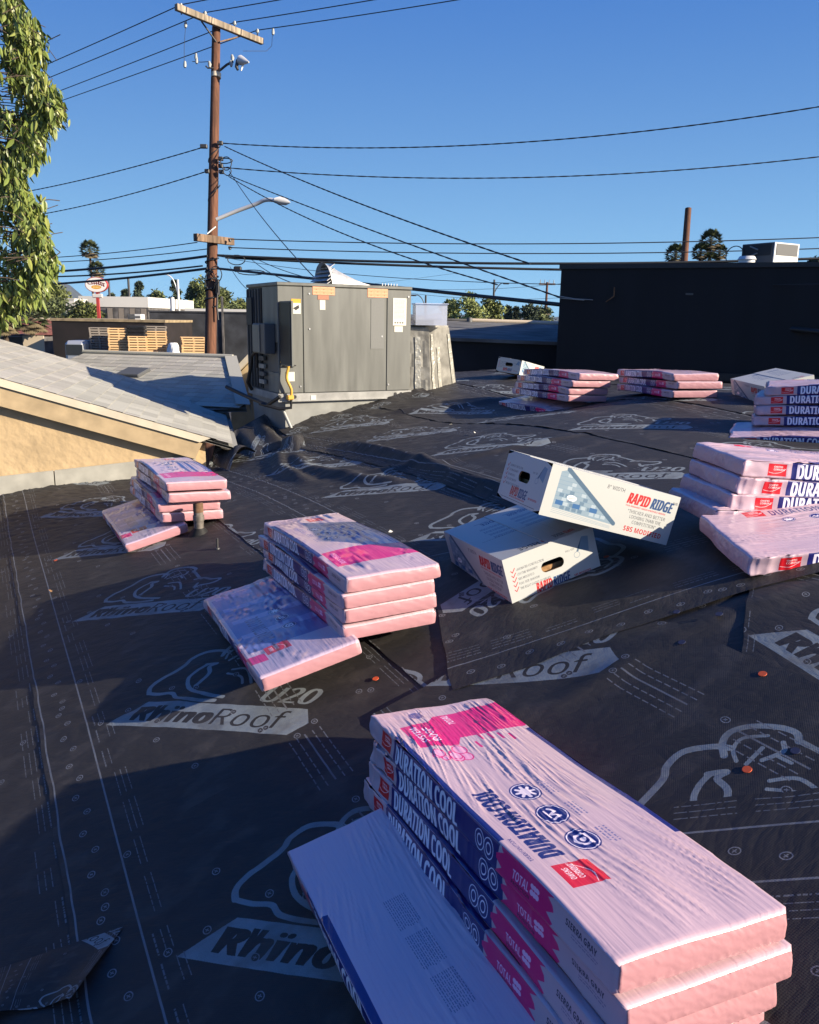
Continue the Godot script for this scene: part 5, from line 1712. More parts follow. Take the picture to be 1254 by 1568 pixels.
# ------------------------------------------------------------------ the distance
func far_things() -> void:
	# buildings beyond the neighbour's roof
	block_building("brown_building", "dark brown flat roofed building behind the pallets", "", P(78, 487, 52), P(252, 497, 52), 10.0, M.wall_brown, M.wall_tan, 0.16)
	var gb := block_building("gray_building", "long dark gray building behind the utility pole", "", P(228, 475, 58), P(560, 483, 58), 12.0, M.wall_gray, M.wall_gray, 0.1)
	part("downpipe", boxm(Vector3(5.15, 0, 0.0), Vector3(5.28, 5.3, 0.12)), M.wall_gray2, gb)
	part("vent_pipe", cylm(0.16, 0.16, 1.0, 10), M.white_metal, gb, at(Vector3(1.1, gb.get_child(1).get_aabb().end.y + 0.45, -2.0)))
	var w2 := block_building("white_roofed_building", "building with a bright white roof edge right of the pole", "", P(284, 472, 66), P(420, 480, 66), 14.0, M.wall_gray2, M.wall_white, 0.55)
	var wb := block_building("white_fascia_building", "gray walled building under a broad white fascia by the sign", "", P(121, 453, 80), P(226, 462, 80), 16.0, M.wall_gray2, M.wall_white, 1.0)
	for k in 7: part("wall_panel", boxm(Vector3(2.7 + 0.55 * k, 0.5, 0.0), Vector3(3.2 + 0.55 * k, wb.get_child(0).get_aabb().end.y - 0.1, 0.06)), M.wall_gray2 if k % 2 else M.pallet_gray, wb)
	part("window", boxm(Vector3(2.0, 0.5, 0.0), Vector3(2.6, wb.get_child(0).get_aabb().end.y - 0.3, 0.05)), M.glass, wb)
	block_building("white_sign_wall", "small white building part beside the yellow-green trees", "", P(100, 457, 74), P(113, 457, 74), 3.0, M.wall_white, M.wall_white, 0.1)
	for k in 2:
		var p := P([205, 214][k], 481, 54)
		var ac := thing("rooftop_condenser", ["dark rooftop condenser box behind the brown parapet", "pale rooftop condenser box next to the dark one"][k], "air conditioner", at(p))
		part("cabinet", boxm(Vector3(-0.24 if k else -0.3, -1.2, -0.4), Vector3(0.2 if k else 0.2, 0.0, 0.4), 0.02), M.white_metal if k else M.hvac_mid, ac)
		for q in 3: part("louver", boxm(Vector3(-0.18, -0.25 - 0.25 * q, 0.401), Vector3(0.14, -0.12 - 0.25 * q, 0.42)), M.hvac_mid, ac)
	var rb := thing("red_roofed_building", "low building with a long red roof behind the left trees", "building", at(Vector3(P(20, 500, 62).x, GROUND, -60)))
	var inv := rb.transform.affine_inverse()
	var a := P(-90, 485, 66)
	var b := P(84, 489, 66)
	var c := P(-90, 512, 60)
	var d := P(80, 513, 60)
	var st := mb()
	quad(st, c, d, b, a)
	quad(st, a, b, Vector3(b.x, d.y, b.z - 6), Vector3(a.x, c.y, a.z - 6))
	quad(st, d, Vector3(b.x, d.y, b.z - 6), b, b)
	part("roof", st.commit(), M.roof_red, rb, inv)
	part("ridge_cap", tubem([a, b], 0.12, 6), M.cap_tan, rb, inv)
	st = mb()
	box(st, Vector3(c.x, GROUND, -68), Vector3(d.x - 0.3, c.y - 0.02, -59.6))
	part("wall", st.commit(), M.wall_gray2, rb, inv)
	var dw := P(59, 520, 59)
	part("window", boxm(Vector3(-0.8, -1.4, 0), Vector3(0.7, 0.3, 0.08)), M.cap_tan, rb, inv * at(Vector3(dw.x, dw.y, -59.5)))
	# truck with a silver cab in front of the brown wall
	var tp := P(124, 521, 47)
	var tr := thing("silver_truck", "silver vehicle roof showing left of the pallet stacks", "truck", at(Vector3(tp.x, GROUND, tp.z)))
	var hh := tp.y - GROUND
	part("cab", boxm(Vector3(-0.6, 0.6, -1.0), Vector3(0.55, hh, 1.0), 0.18), M.silver, tr)
	part("windshield", boxm(Vector3(-0.5, hh - 0.8, 1.0), Vector3(0.45, hh - 0.22, 1.02)), M.glass, tr)
	var bed_y: float = P(200, 549, 46).y
	part("load_bed", boxm(Vector3(0.7, bed_y - GROUND - 0.2, -1.2), Vector3(7.6, bed_y - GROUND, 1.2)), M.hvac_mid, tr)
	for k in 4: part("wheel", cylm(0.5, 0.5, 0.3, 18), M.black, tr, Transform3D(Basis(Vector3.RIGHT, PI / 2), Vector3([0.0, 2.2, 5.6, 6.7][k], 0.5, 0.95)))
	part("bed_frame", boxm(Vector3(-0.4, 0.5, -0.9), Vector3(7.5, 1.0, 0.75)), M.black, tr)
	for k in 9: part("bed_post", boxm(Vector3(0.8 + 0.8 * k, 1.0, 0.9), Vector3(0.9 + 0.8 * k, bed_y - GROUND - 0.2, 1.0)), M.black, tr)
	# pallets, stack by stack: left x, right x and top row in the photograph
	var proto: Node3D = null
	var stacks_ := [[166, 197, 505, "bright stack of new pallets", false, 46.0], [197, 224, 515, "low middle stack of pallets", false, 46.0], [222, 254, 503, "tall brown stack of pallets", false, 46.6], [277, 313, 517, "short stack of pallets left of the utility pole", false, 46.0], [138, 166, 503, "leftmost weathered stack of pallets", true, 47.2]]
	for q in stacks_:
		var l := P(q[0], q[2], q[5])
		var r := P(q[1], q[2], q[5])
		var n := int((l.y - bed_y) / 0.137) + 1
		for k in n:
			var where: String = ["topmost", "second from the top", "third from the top", "fourth from the top", "fifth from the top", "sixth from the top", "seventh from the top", "eighth from the top", "ninth from the top", "tenth from the top", "eleventh from the top", "twelfth from the top", "thirteenth from the top", "fourteenth from the top"][n - 1 - k]
			var lab := "%s in the %s" % [("pallet " + where), q[3]]
			var o: Node3D
			if proto == null:
				proto = pallet_proto(lab)
				o = proto
			else:
				o = proto.duplicate()
				o.name = numbered("wooden_pallet")
				add_child(o)
				o.set_meta("label", lab)
			var s: float = (r.x - l.x) / 1.12
			o.transform = Transform3D(Basis(Vector3.UP, rng.randf_range(-0.03, 0.03) + 0.28).scaled(Vector3(s, 1.0, 1.0)), Vector3((l.x + r.x) * 0.5 + rng.randf_range(-0.02, 0.02), bed_y + 0.001 + k * 0.138, l.z))
			if q[4] or (q[0] == 222 and k > n - 3):
				for ch in o.get_children(): ch.material_override = M.pallet_gray
	var dk := P(211, 499, 46)
	var crate := thing("black_crate", "black plastic crate lying on the low middle pallet stack", "crate", at(Vector3(dk.x, P(211, 515, 46).y + 0.01, dk.z)))
	for k in 3: part("crate_layer", boxm(Vector3(-0.5, 0.2 * k, -0.5), Vector3(0.5, 0.2 * k + 0.16, 0.5), 0.02), M.wall_black, crate)
	# white cover draped over something beside the pallets
	var tc := P(265, 519, 45)
	var tf := P(265, 546, 45)
	st = mb()
	var nn := 26
	var mm := 10
	st.set_smooth_group(1)
	var grid := []
	for i in nn:
		var row := []
		for j in mm + 1:
			var an := TAU * i / nn
			var t := float(j) / mm
			var rr := lerpf(0.10, 0.42, pow(t, 0.4)) * (1.0 + 0.10 * sin(an * 5.0) * t + 0.32 * crumple.get_noise_2d(sin(an) * 40.0 + cos(an) * 25.0, t * 60.0)) + 0.12 * pow(t, 4.0)
			row.append(Vector3(cos(an) * rr * 0.8, (tc.y - tf.y) * (1.0 - pow(t, 1.9)) + 0.04 * sin(an * 3.0) * t, sin(an) * rr * 0.8))
		grid.append(row)
	for i in nn:
		for j in mm:
			for v in [grid[i][j], grid[(i + 1) % nn][j], grid[(i + 1) % nn][j + 1], grid[i][j], grid[(i + 1) % nn][j + 1], grid[i][j + 1]]: st.add_vertex(v)
	st.index()
	st.generate_normals()
	tag(part("white_tarp", st.commit(), M.tarp, self, at(Vector3(tc.x, bed_y, tc.z))), "rumpled white tarp between tall pallet stack and utility pole", "tarp")
	# roadside sign on a red post
	var sp := P(148, 436, 66)
	var sg := thing("oval_sign", "white oval roadside sign with dark red lettering on red post", "sign", at(Vector3(sp.x, GROUND, sp.z)))
	var pd := Pad.new(256, 170, Color(0.90, 0.88, 0.82))
	pd.disc(Vector2(128, 85), 122, 80, Color(0.93, 0.92, 0.88))
	pd.text("C", font_bold, Vector2(28, 84), Vector2(44, 0), Vector2(0, -50), Color(0.42, 0.07, 0.06))
	for k in 6: pd.line([Vector2(76 + 26 * k, 42 + 2.2 * k * k * 0.5), Vector2(84 + 26 * k, 76 + 2.0 * k * k * 0.5)], 13.0, Color(0.42, 0.07, 0.06))
	pd.line(smooth_line([Vector2(70, 48), Vector2(140, 46), Vector2(226, 74)]), 8.0, Color(0.42, 0.07, 0.06))
	pd.line(smooth_line([Vector2(74, 80), Vector2(140, 72), Vector2(222, 100)]), 7.0, Color(0.42, 0.07, 0.06))
	pd.disc(Vector2(128, 112), 58, 22, Color(0.86, 0.62, 0.18))
	for k in 5: pd.rect(92 + 16 * k, 104, 8, 16, Color(0.93, 0.85, 0.6))
	M.sign_face = mat(Color.WHITE, 0.5)
	M.sign_face.albedo_texture = pd.tex()
	var sy := sp.y - GROUND
	st = mb()
	for i in 36:
		var k0 := TAU * i / 36.0
		var k1 := TAU * (i + 1) / 36.0
		var e0 := Vector3(cos(k0) * 0.86, sin(k0) * 0.56, 0)
		var e1 := Vector3(cos(k1) * 0.86, sin(k1) * 0.56, 0)
		var uv := func(e: Vector3) -> Vector2: return Vector2(0.5 + e.x / 1.8, 0.5 - e.y / 1.18)
		quad(st, Vector3.ZERO, e0, e1, Vector3.ZERO, uv.call(Vector3.ZERO), uv.call(e0), uv.call(e1), uv.call(Vector3.ZERO))
	part("sign_face", st.commit(), M.sign_face, sg, at(Vector3(0, sy, 0.14)))
	st = mb()
	var ov := PackedVector2Array()
	for i in 36: ov.append(Vector2(cos(TAU * i / 36) * 0.91, sin(TAU * i / 36) * 0.61))
	prism(st, ov, 0.13, -0.13)
	part("sign_case", st.commit(), M.sign_red, sg, at(Vector3(0, sy, 0)))
	part("lower_panel", boxm(Vector3(-0.42, sy - 1.02, -0.1), Vector3(0.42, sy - 0.70, 0.1), 0.05), M.wall_white, sg)
	part("post", boxm(Vector3(-0.11, 0, -0.11), Vector3(0.11, sy - 0.58, 0.08)), M.sign_red, sg)
	# street lamps and small poles far away
	for q in [[757, 428, 95, 1, "distant street lamp pole above the green tree clump", 775, 434], [652, 452, 95, -1, "distant street lamp with curved arm above the plastic bin", 633, 452], [272, 428, 88, -1, "pale street lamp pole left of the big tree", 243, 420], [196, 424, 80, 0, "thin dark pole above the gray walled building", 0, 0], [166, 428, 84, 0, "thin pole right of the oval sign", 0, 0]]:
		var p := P(q[0], q[1], q[2])
		var o := thing("street_lamp" if q[3] else "thin_pole", q[4], "street lamp" if q[3] else "pole", at(Vector3(p.x, GROUND, p.z)))
		var hgt := p.y - GROUND
		part("pole", tubem([Vector3.ZERO, Vector3(0, hgt, 0)], [0.16, 0.11], 8), M.white_metal if q[0] == 272 else M.iron, o)
		if q[3]:
			var tip := P(q[5], q[6], q[2]) - Vector3(p.x, GROUND, p.z)
			var y0 := hgt - 1.6
			part("arm", tubem(smooth3([Vector3(0, y0, 0), Vector3(tip.x * 0.25, tip.y - 0.5, 0), Vector3(tip.x * 0.6, tip.y, 0), tip]), 0.06, 6), M.white_metal if q[0] == 272 else M.iron, o)
			part("lamp_head", boxm(Vector3(-0.35, -0.1, -0.12) + tip, Vector3(0.35, 0.08, 0.12) + tip, 0.05), M.white_metal if q[0] == 272 else M.iron, o)
	var p := P(838, 432, 120)
	var up := thing("far_utility_pole", "small distant utility pole with crossarm left of the black wall", "utility pole", at(Vector3(p.x, GROUND, p.z)))
	var hgt := p.y - GROUND
	part("pole", tubem([Vector3.ZERO, Vector3(0, hgt, 0)], [0.22, 0.16], 8), M.pole, up)
	part("crossarm", boxm(Vector3(-1.2, hgt - 0.4, -0.1), Vector3(1.2, hgt - 0.15, 0.1)), M.arm_low, up)
	part("lower_arm", boxm(Vector3(-0.6, hgt - 4.7, 0.12), Vector3(0.6, hgt - 4.4, 0.3)), M.arm, up)
	for k in 4: part("insulator", cylm(0.07, 0.05, 0.5, 8), M.porcelain, up, at(Vector3(-1.0 + 0.65 * k, hgt + 0.1, 0)))
	# trees: pixel of the top, half width and crown height in pixels, depth
	var g1 := lin(0.085, 0.105, 0.04)
	var g2 := lin(0.13, 0.15, 0.045)
	var g3 := lin(0.05, 0.068, 0.04)
	var g4 := lin(0.19, 0.22, 0.07)
	var list := [
		[192, 440, 9, 42, 150.0, g3, "conifer", "small pointed dark conifer left of the taller pair"], [170, 446, 9, 36, 160.0, g3, "conifer", "faint pointed conifer just right of the oval sign"], [212, 430, 13, 46, 140.0, g3, "conifer", "dark conifer between the two thin poles"], [237, 448, 22, 44, 110.0, g1, "round", "bushy green tree behind the gray building"], [267, 427, 11, 52, 130.0, g3, "conifer", "narrow dark conifer behind the pale street lamp"], [222, 458, 10, 24, 112.0, g2, "round", "small light green bush at the white fascia"],
		[296, 425, 22, 60, 105.0, g1, "conifer", "big pointed tree left of the utility pole"], [312, 432, 24, 50, 104.0, g2, "round", "broad olive green tree directly behind the utility pole"], [337, 440, 16, 44, 106.0, g1, "round", "green tree right of the utility pole"], [366, 462, 16, 26, 130.0, g2, "round", "low thin tree against the gray unit"],
		[720, 448, 34, 56, 70.0, g4, "round", "pale green leafy tree right of the plastic bin"], [752, 462, 26, 42, 72.0, g2, "round", "lower green tree under the distant lamp"], [690, 462, 18, 36, 74.0, g2, "round", "small green tree directly behind the plastic bin"], [778, 468, 14, 34, 120.0, g3, "conifer", "dark conifer right of the leafy clump"], [790, 470, 10, 30, 125.0, g3, "conifer", "slim dark conifer in the middle of the gap"], [812, 465, 13, 34, 118.0, g3, "round", "dark round tree left of the far utility pole"], [832, 474, 26, 26, 121.0, g1, "round", "low brown green tree at the far utility pole"],
		[20, 440, 40, 70, 75.0, g2, "round", "hazy olive tree behind the hanging leaves"], [78, 437, 30, 66, 80.0, g2, "round", "olive tree under the hill at the left"], [62, 452, 34, 55, 70.0, g1, "round", "dark green tree above the red roof"], [122, 462, 26, 40, 68.0, g2, "round", "low olive tree beneath the oval sign"],
		[1252, 396, 12, 20, 40.0, g3, "round", "tip of a dark tree at the right edge of the skyline"]]
	var i := 0
	for q in list:
		i += 1
		var px: float = q[4] / F_PX
		far_tree("conifer_tree" if q[6] == "conifer" else "leafy_tree", q[7], "trees in the distance", P(q[0], q[1], q[4]), q[2] * px * (1.55 if q[0] < 350 else 1.15), q[3] * px, q[5], q[6], 100 + i, 0.0035 * q[4] + 0.10)
	palm("fan_palm", "tall fan palm left of the oval sign", "fan palms", P(136, 370, 100), 1.35, 61, 0.16)
	palm("fan_palm", "shorter fan palm just above the oval sign", "fan palms", P(147, 402, 96), 1.15, 62, 0.2)
	palm("fan_palm", "low broad palm in front of the red roof", "fan palms", P(44, 462, 58), 1.5, 63, 0.2)
	palm("fan_palm", "palm at the left edge of the photo by the red roof", "fan palms", P(3, 470, 57), 1.3, 64, 0.2)
	for q in [[1090, 354, 0.62, "highest spiky palm crown right of the bare pole"], [1074, 374, 0.5, "spiky palm crown between the bare pole and the highest crown"], [1103, 376, 0.45, "spiky palm crown at the right of the skyline clump"], [1036, 376, 0.6, "spiky palm crown half behind the bare pole"], [1088, 388, 0.5, "lowest spiky palm crown of the skyline clump"]]: palm("spiky_palm", q[3], "palms on the right skyline", P(q[0], q[1], 40.0), q[2], 60 + int(q[0]) % 37, 0.07)
	# bare pole above the black building
	var bp := P(1054, 319, 30)
	var bf := P(1047, 410, 30)
	var dir := (bf - bp).normalized()
	var bpole := thing("bare_wooden_pole", "bare wooden pole without wires above the black wall", "pole", at(bp + dir * ((bp.y - GROUND) / -dir.y)))
	part("shaft", tubem([Vector3.ZERO, bp - bpole.position], [0.17, 0.115], 12), M.pole, bpole)
	part("pole_top", cylm(0.116, 0.11, 0.02, 12), M.rust, bpole, at(bp - bpole.position))

# ------------------------------------------------------------------ utility pole and its wires
func power_pole() -> void:
	var D := 21.0
	var top := P(331, 42, D)
	var low := P(322, 545, D)
	var dir := (low - top).normalized()
	var foot := top + dir * ((top.y - GROUND) / -dir.y)
	var o := thing("utility_pole", "tall leaning wooden utility pole with crossarm behind the gray unit", "utility pole", at(foot))
	var rel := func(u: float, v: float, d := 21.0) -> Vector3: return P(u, v, d) - foot
	part("shaft", tubem([Vector3.ZERO, top - foot], [0.165, 0.105], 18), M.pole, o)
	# crossarm; its right end is farther away
	var ca: Vector3 = rel.call(272, 14, 20.0)
	var cb: Vector3 = rel.call(403, 57, 22.0)
	cb.y = ca.y - 0.12
	var ex := (cb - ca).normalized()
	var arm := part("crossarm", boxm(Vector3(0, -0.075, -0.06), Vector3(ca.distance_to(cb), 0.075, 0.06), 0.008), M.arm, o, Transform3D(basis_of(ex, ex.cross(Vector3.UP)), ca + Vector3(0, 0, 0.16)))
	part("brace", tubem([rel.call(308, 32, 20.6), rel.call(331, 64, 20.9)], 0.02, 6), M.iron, arm, arm.transform.affine_inverse())
	part("brace", tubem([rel.call(369, 55, 21.4), rel.call(336, 64, 20.9)], 0.02, 6), M.arm_low, arm, arm.transform.affine_inverse())
	var pins := []
	for q in [[277, 7], [314, 19], [359, 34], [394, 46]]:
		var d: float = 20.0 + (q[0] - 272) / 131.0 * 2.0
		var p := P(q[0], q[1], d)
		pins.append([p, q, d])
		var pin := part("insulator", tubem([Vector3(0, -0.12, 0), Vector3(0, -0.06, 0), Vector3(0, -0.05, 0), Vector3(0, 0, 0), Vector3(0, 0.03, 0)], [0.02, 0.02, 0.055, 0.05, 0.02], 10), M.porcelain, o, at(p - foot))
		part("pin", tubem([Vector3(0, -0.22, 0), Vector3(0, -0.12, 0)], 0.014, 6), M.iron, pin)
	# hanging surge arresters, cutouts and the small bracket under them
	for q in [[284, 33, 20.4], [283, 94, 20.6], [418, 44, 22.1], [300, 82, 20.8], [301, 88, 20.8]]:
		part("arrester", tubem([rel.call(q[0], q[1], q[2]), rel.call(q[0], q[1] + 6.0, q[2]), rel.call(q[0], q[1] + 9.0, q[2])], [0.03, 0.045, 0.03], 8), M.porcelain, o)
	part("drop_lead", tubem([rel.call(284, 40, 20.4), rel.call(282, 70, 20.5), rel.call(282, 102, 20.6)], 0.006, 5), M.wire, o)
	part("drop_lead", tubem([rel.call(417, 54, 22.1), rel.call(416, 70, 21.8), rel.call(408, 78, 21.6), rel.call(372, 78, 21.2)], 0.006, 5), M.wire, o)
	part("drop_lead", tubem([rel.call(294, 94, 20.8), rel.call(308, 95, 20.9), rel.call(322, 94, 20.9)], 0.009, 5), M.wire, o)
	part("bracket", tubem([rel.call(336, 108, 20.85), rel.call(347, 99, 20.8), rel.call(357, 94, 20.8)], 0.03, 6), M.iron, o)
	part("bracket", tubem([rel.call(327, 104, 20.85), rel.call(318, 104, 20.8), rel.call(315, 101, 20.8)], 0.02, 6), M.iron, o)
	for q in [[355, 84], [353, 93], [320, 94]]:
		part("cutout", tubem([rel.call(q[0], q[1], 20.8), rel.call(q[0] + 1.0, q[1] + 5.0, 20.8), rel.call(q[0] + 1.0, q[1] + 9.0, 20.8)], [0.03, 0.05, 0.025], 8), M.porcelain, o)
	part("cutout", tubem([rel.call(364, 92, 20.7), rel.call(362, 102, 20.7), rel.call(364, 107, 20.7)], [0.05, 0.045, 0.03], 8), M.iron, o)
	part("floodlight", tubem([rel.call(368, 92, 20.7), rel.call(372, 93, 20.65), rel.call(381, 95, 20.6)], [0.12, 0.10, 0.02], 12), M.white_metal, o)
	part("light_bracket", tubem([rel.call(372, 98, 20.7), rel.call(369, 108, 20.7)], [0.03, 0.02], 6), M.white_metal, o)
	part("white_marker", tubem([rel.call(331, 112, 20.985), rel.call(330.7, 119, 20.985)], 0.125, 14), M.drip, o)
	# street lamp arm
	part("lamp_arm", tubem(smooth3([rel.call(331, 336, 20.95), rel.call(360, 324, 20.9), rel.call(390, 313, 20.8), rel.call(407, 306, 20.7), rel.call(424, 307, 20.6)]), 0.05, 8), M.white_metal, o)
	part("lamp_head", tubem([rel.call(420, 306, 20.6), rel.call(428, 307, 20.6), rel.call(438, 309, 20.6), rel.call(444, 310, 20.6)], [0.05, 0.10, 0.085, 0.02], 10), M.white_metal, o)
	part("stay_rod", tubem([rel.call(317, 358, 20.8), rel.call(330, 347, 20.9)], 0.018, 6), M.white_metal, o)
	# lower crossarm
	var la: Vector3 = rel.call(301, 364, 20.4)
	var lb: Vector3 = rel.call(358, 374, 21.5)
	lb.y = la.y
	ex = (lb - la).normalized()
	part("lower_crossarm", boxm(Vector3(0, -0.09, -0.07), Vector3(la.distance_to(lb), 0.09, 0.07), 0.008), M.arm_low, o, Transform3D(basis_of(ex, ex.cross(Vector3.UP)), la + Vector3(0, 0, 0.14)))
	for q in [[352, 366], [352, 378]]: part("insulator", tubem([rel.call(q[0], q[1] + 4.0), rel.call(q[0], q[1])], [0.03, 0.05], 8), M.iron, o)
	# clamps, loops and boxes at the cable heights
	for q in [[312, 224, 0.09], [337, 219, 0.07], [338, 243, 0.06], [338, 254, 0.06], [339, 263, 0.06], [317, 262, 0.06]]:
		part("cable_clamp", boxm(Vector3(-q[2], -0.05, -0.05), Vector3(q[2], 0.05, 0.05), 0.015), M.iron, o, at(rel.call(q[0], q[1], 20.85)))
	for q in [[346, 250, 0.14, 0.16], [348, 262, 0.10, 0.10], [344, 246, 0.2, 0.06], [362, 398, 0.22, 0.12], [385, 417, 0.35, 0.06], [330, 420, 0.16, 0.2], [322, 430, 0.13, 0.25]]:
		var c: Vector3 = rel.call(q[0], q[1], 20.8)
		var lp := []
		for k in 15: lp.append(c + Vector3(cos(TAU * k / 14) * q[2], sin(TAU * k / 14) * q[3], sin(k * 1.1) * 0.03))
		part("cable_loop", tubem(lp, 0.013, 5), M.wire, o)
	part("splice_case", boxm(Vector3(-0.10, -0.07, -0.06), Vector3(0.10, 0.07, 0.06), 0.03), M.black, o, at(rel.call(364, 412, 20.8)))
	part("splice_case", boxm(Vector3(-0.05, -0.2, -0.05), Vector3(0.05, 0.2, 0.05), 0.02), M.black, o, at(rel.call(333, 440, 20.85)))
	var wrap := []
	for k in 60:
		var t := k / 59.0
		var v := lerpf(395.0, 470.0, t)
		var u := lerpf(324.6, 323.3, t)
		wrap.append((rel.call(u, v, 21.0) as Vector3) + Vector3(cos(k * 0.55) * 0.165, 0, sin(k * 0.55) * 0.165))
	part("wrapped_cable", tubem(wrap, 0.02, 5), M.wire, o)
	part("riser_cable", tubem([rel.call(333, 445, 20.85), rel.call(332, 470, 20.85), rel.call(334, 490, 20.85)], 0.025, 6), M.wire, o)
	for q in [[0.0, 215.0], [0.0, 275.0]]:
		var cc := []
		for k in 14:
			var t := k / 13.0
			var v := lerpf(q[1] + 8.0, q[1] + 34.0, 1.0 - t)
			cc.append((rel.call(lerpf(328.5, 327.5, (v - 200.0) / 150.0), v, 21.0) as Vector3) + Vector3(cos(PI * t + PI) * 0.148, 0, sin(PI * t) * 0.148))
		part("ground_wire", tubem(cc, 0.012, 5), M.wire, o)
	# wires
	var names := ["highest", "second", "third", "lowest"]
	var lefts := [[84, 88], [84, 110], [86, 136], [103, 146]]
	var rights := [[430, -29], [420, 17], [460, 17], [680, 2]]
	rights[0] = [311, 0]
	rights[1] = [419, 0]
	for k in 4:
		var q = pins[k][1]
		var sl: float = float(lefts[k][1] - q[1]) / (lefts[k][0] - q[0])
		var u1 := -260.0
		var v1: float = q[1] + sl * (u1 - q[0])
		wire("%s of the four wires falling leftward from the top crossarm" % names[k], pins[k][0], P(u1, v1, pins[k][2] * (490.0 - q[1]) / (490.0 - v1)), 0.12, 0.012)
		var sr: float = float(rights[k][1] - q[1]) / (rights[k][0] - q[0])
		u1 = 760.0
		v1 = q[1] + sr * (u1 - q[0])
		wire("%s of the four wires rising rightward from the top crossarm" % names[k], pins[k][0], P(u1, v1, pins[k][2] * (490.0 - q[1]) / (490.0 - v1)), 0.02, 0.012)
	wire("upper twisted cable running right above the black wall", P(338, 219, 20.9), P(1320, 152, 16.6), 0.42, 0.0105, true)
	wire("lower twisted cable running right above the black wall", P(340, 256, 20.9), P(1320, 232, 18.5), 0.40, 0.0105, true)
	wire("upper twisted cable falling left into the tree", P(312, 225, 20.9), P(-60, 309, 29.0), 0.15, 0.0105, true)
	wire("lower twisted cable falling left into the tree", P(317, 262, 20.9), P(-60, 342, 32.0), 0.25, 0.0105, true)
	wire("twisted service drop crossing above the gray unit to the right", P(344, 224, 20.9), P(812, 404, 13.0), 0.10, 0.010, true)
	wire("second twisted service drop just under the first", P(350, 268, 20.9), P(900, 470, 11.5), 0.05, 0.009, true)
	wire("pale service drop beside the street lamp head", P(350, 270, 20.9), P(762, 436, 13.5), 0.22, 0.009, true)
	wire("steep thin service drop falling toward the vent hood", P(351, 262, 20.9), P(492, 436, 12.5), 0.12, 0.009)
	for k in 2:
		wire(["upper thin drop from the splice box to the unit", "lower thin drop from the splice box to the unit"][k], P(386 + 10 * k, 398, 20.5), P(470 + 75 * k, 440, 13.0), 0.08, 0.008)
	wire("short faint drop under the splice box", P(352, 408, 20.8), P(384, 448, 15.0), 0.06, 0.007)
	var right := [[353, 366, 720, 374, 1320, 361, 0.014, "topmost thin wire running right from the lower crossarm"], [352, 379, 720, 387, 1320, 378, 0.014, "second thin wire running right from the lower crossarm"], [333, 391, 720, 402.5, 1320, 393, 0.034, "upper thick black cable running right from the pole"], [345, 394, 720, 410, 1320, 412, 0.034, "lower thick black cable running right from the pole"], [333, 411, 720, 436, 1320, 515, 0.032, "drooping black cable that crosses the black wall"], [333, 392, 720, 431, 1320, 434, 0.006, "faint thin wire across the black wall"]]
	for q in right:
		var v1: float = q[5]
		var d1 := 20.0
		if q[5] > 500: d1 = 8.2
		elif q[5] > 430: d1 = 8.0
		elif q[5] > 400: d1 = 21.5
		var p0 := P(q[0], q[1], 20.8)
		var p1 := P(q[4], q[5], d1)
		# sag so that the middle of the span hangs where it does
		var best := 0.0
		var err := 1e9
		for s in 40:
			var sag := s * 0.03
			for t in [0.3, 0.4, 0.5, 0.6, 0.7]:
				var m := p0.lerp(p1, t) - Vector3(0, sag * 4.0 * t * (1.0 - t), 0)
				var cm := cam.transform.affine_inverse() * m
				var uu := 627.0 + F_PX * cm.x / -cm.z
				var vv := 784.0 - F_PX * cm.y / -cm.z
				var e := absf(uu - q[2]) * 0.05 + absf(vv - q[3])
				if e < err:
					err = e
					best = sag
		wire(q[7], p0, p1, best, q[6])
	for q in [[302, 371, 85, 384, 0.012, "topmost thin wire running left from the lower crossarm"], [318, 381, 85, 391, 0.012, "second thin wire running left from the lower crossarm"], [318, 392, 85, 406, 0.034, "upper thick black cable running left from the pole"], [310, 407, 90, 413, 0.022, "thinner cable between the two thick ones at the left"], [318, 411, 95, 425, 0.034, "lowest thick black cable running left above the oval sign"]]:
		var sl: float = float(q[3] - q[1]) / (q[2] - q[0])
		var v1: float = q[1] + sl * (-120.0 - q[0])
		wire(q[5], P(q[0], q[1], 20.9), P(-120, v1, 20.9 * (490.0 - q[1]) / (490.0 - v1)), 0.18, q[4])
	# wires far away
	for q in [[100, 478, 700, 418, 150.0, "faint far wire over the white fascia"], [560, 438, 870, 433, 100.0, "faint far wire past the distant lamp"], [600, 445, 870, 455, 105.0, "faint lower far wire past the distant lamp"]]:
		wire(q[5], P(q[0], q[1], q[4]), P(q[2], q[3], q[4]), 0.6, 0.025, false, "far wires")

# ------------------------------------------------------------------ stacks of bundles and the cartons
func stack(where: String, group: String, top: Vector3, L: Vector3, W: Vector3, T: float, n: int, prints: Array, variants: Array, fine: bool, shift: Array, puff := 1.0, size := 1.0) -> void:
	var words: Array = [["topmost"], ["upper", "lower"], ["topmost", "middle", "bottom"], ["topmost", "second", "third", "fourth"]][n - 1]
	for i in n:
		var b := basis_of(L, W)
		var u := b.y
		rng.seed = 900 + i * 7 + int(top.x * 100.0)
		b = Basis(u, rng.randf_range(-0.014, 0.014) if i > 0 else 0.0) * b
		var s: Vector2 = shift[i]
		var p := top - u * (T * (i + 1) + 0.0006 * i) * size + L.normalized() * s.x + W.normalized() * s.y
		bundle("%s bundle of the %s" % [words[i], where], group, Transform3D(b.scaled(Vector3.ONE * size), p), prints[i], variants[i], fine, T, puff)

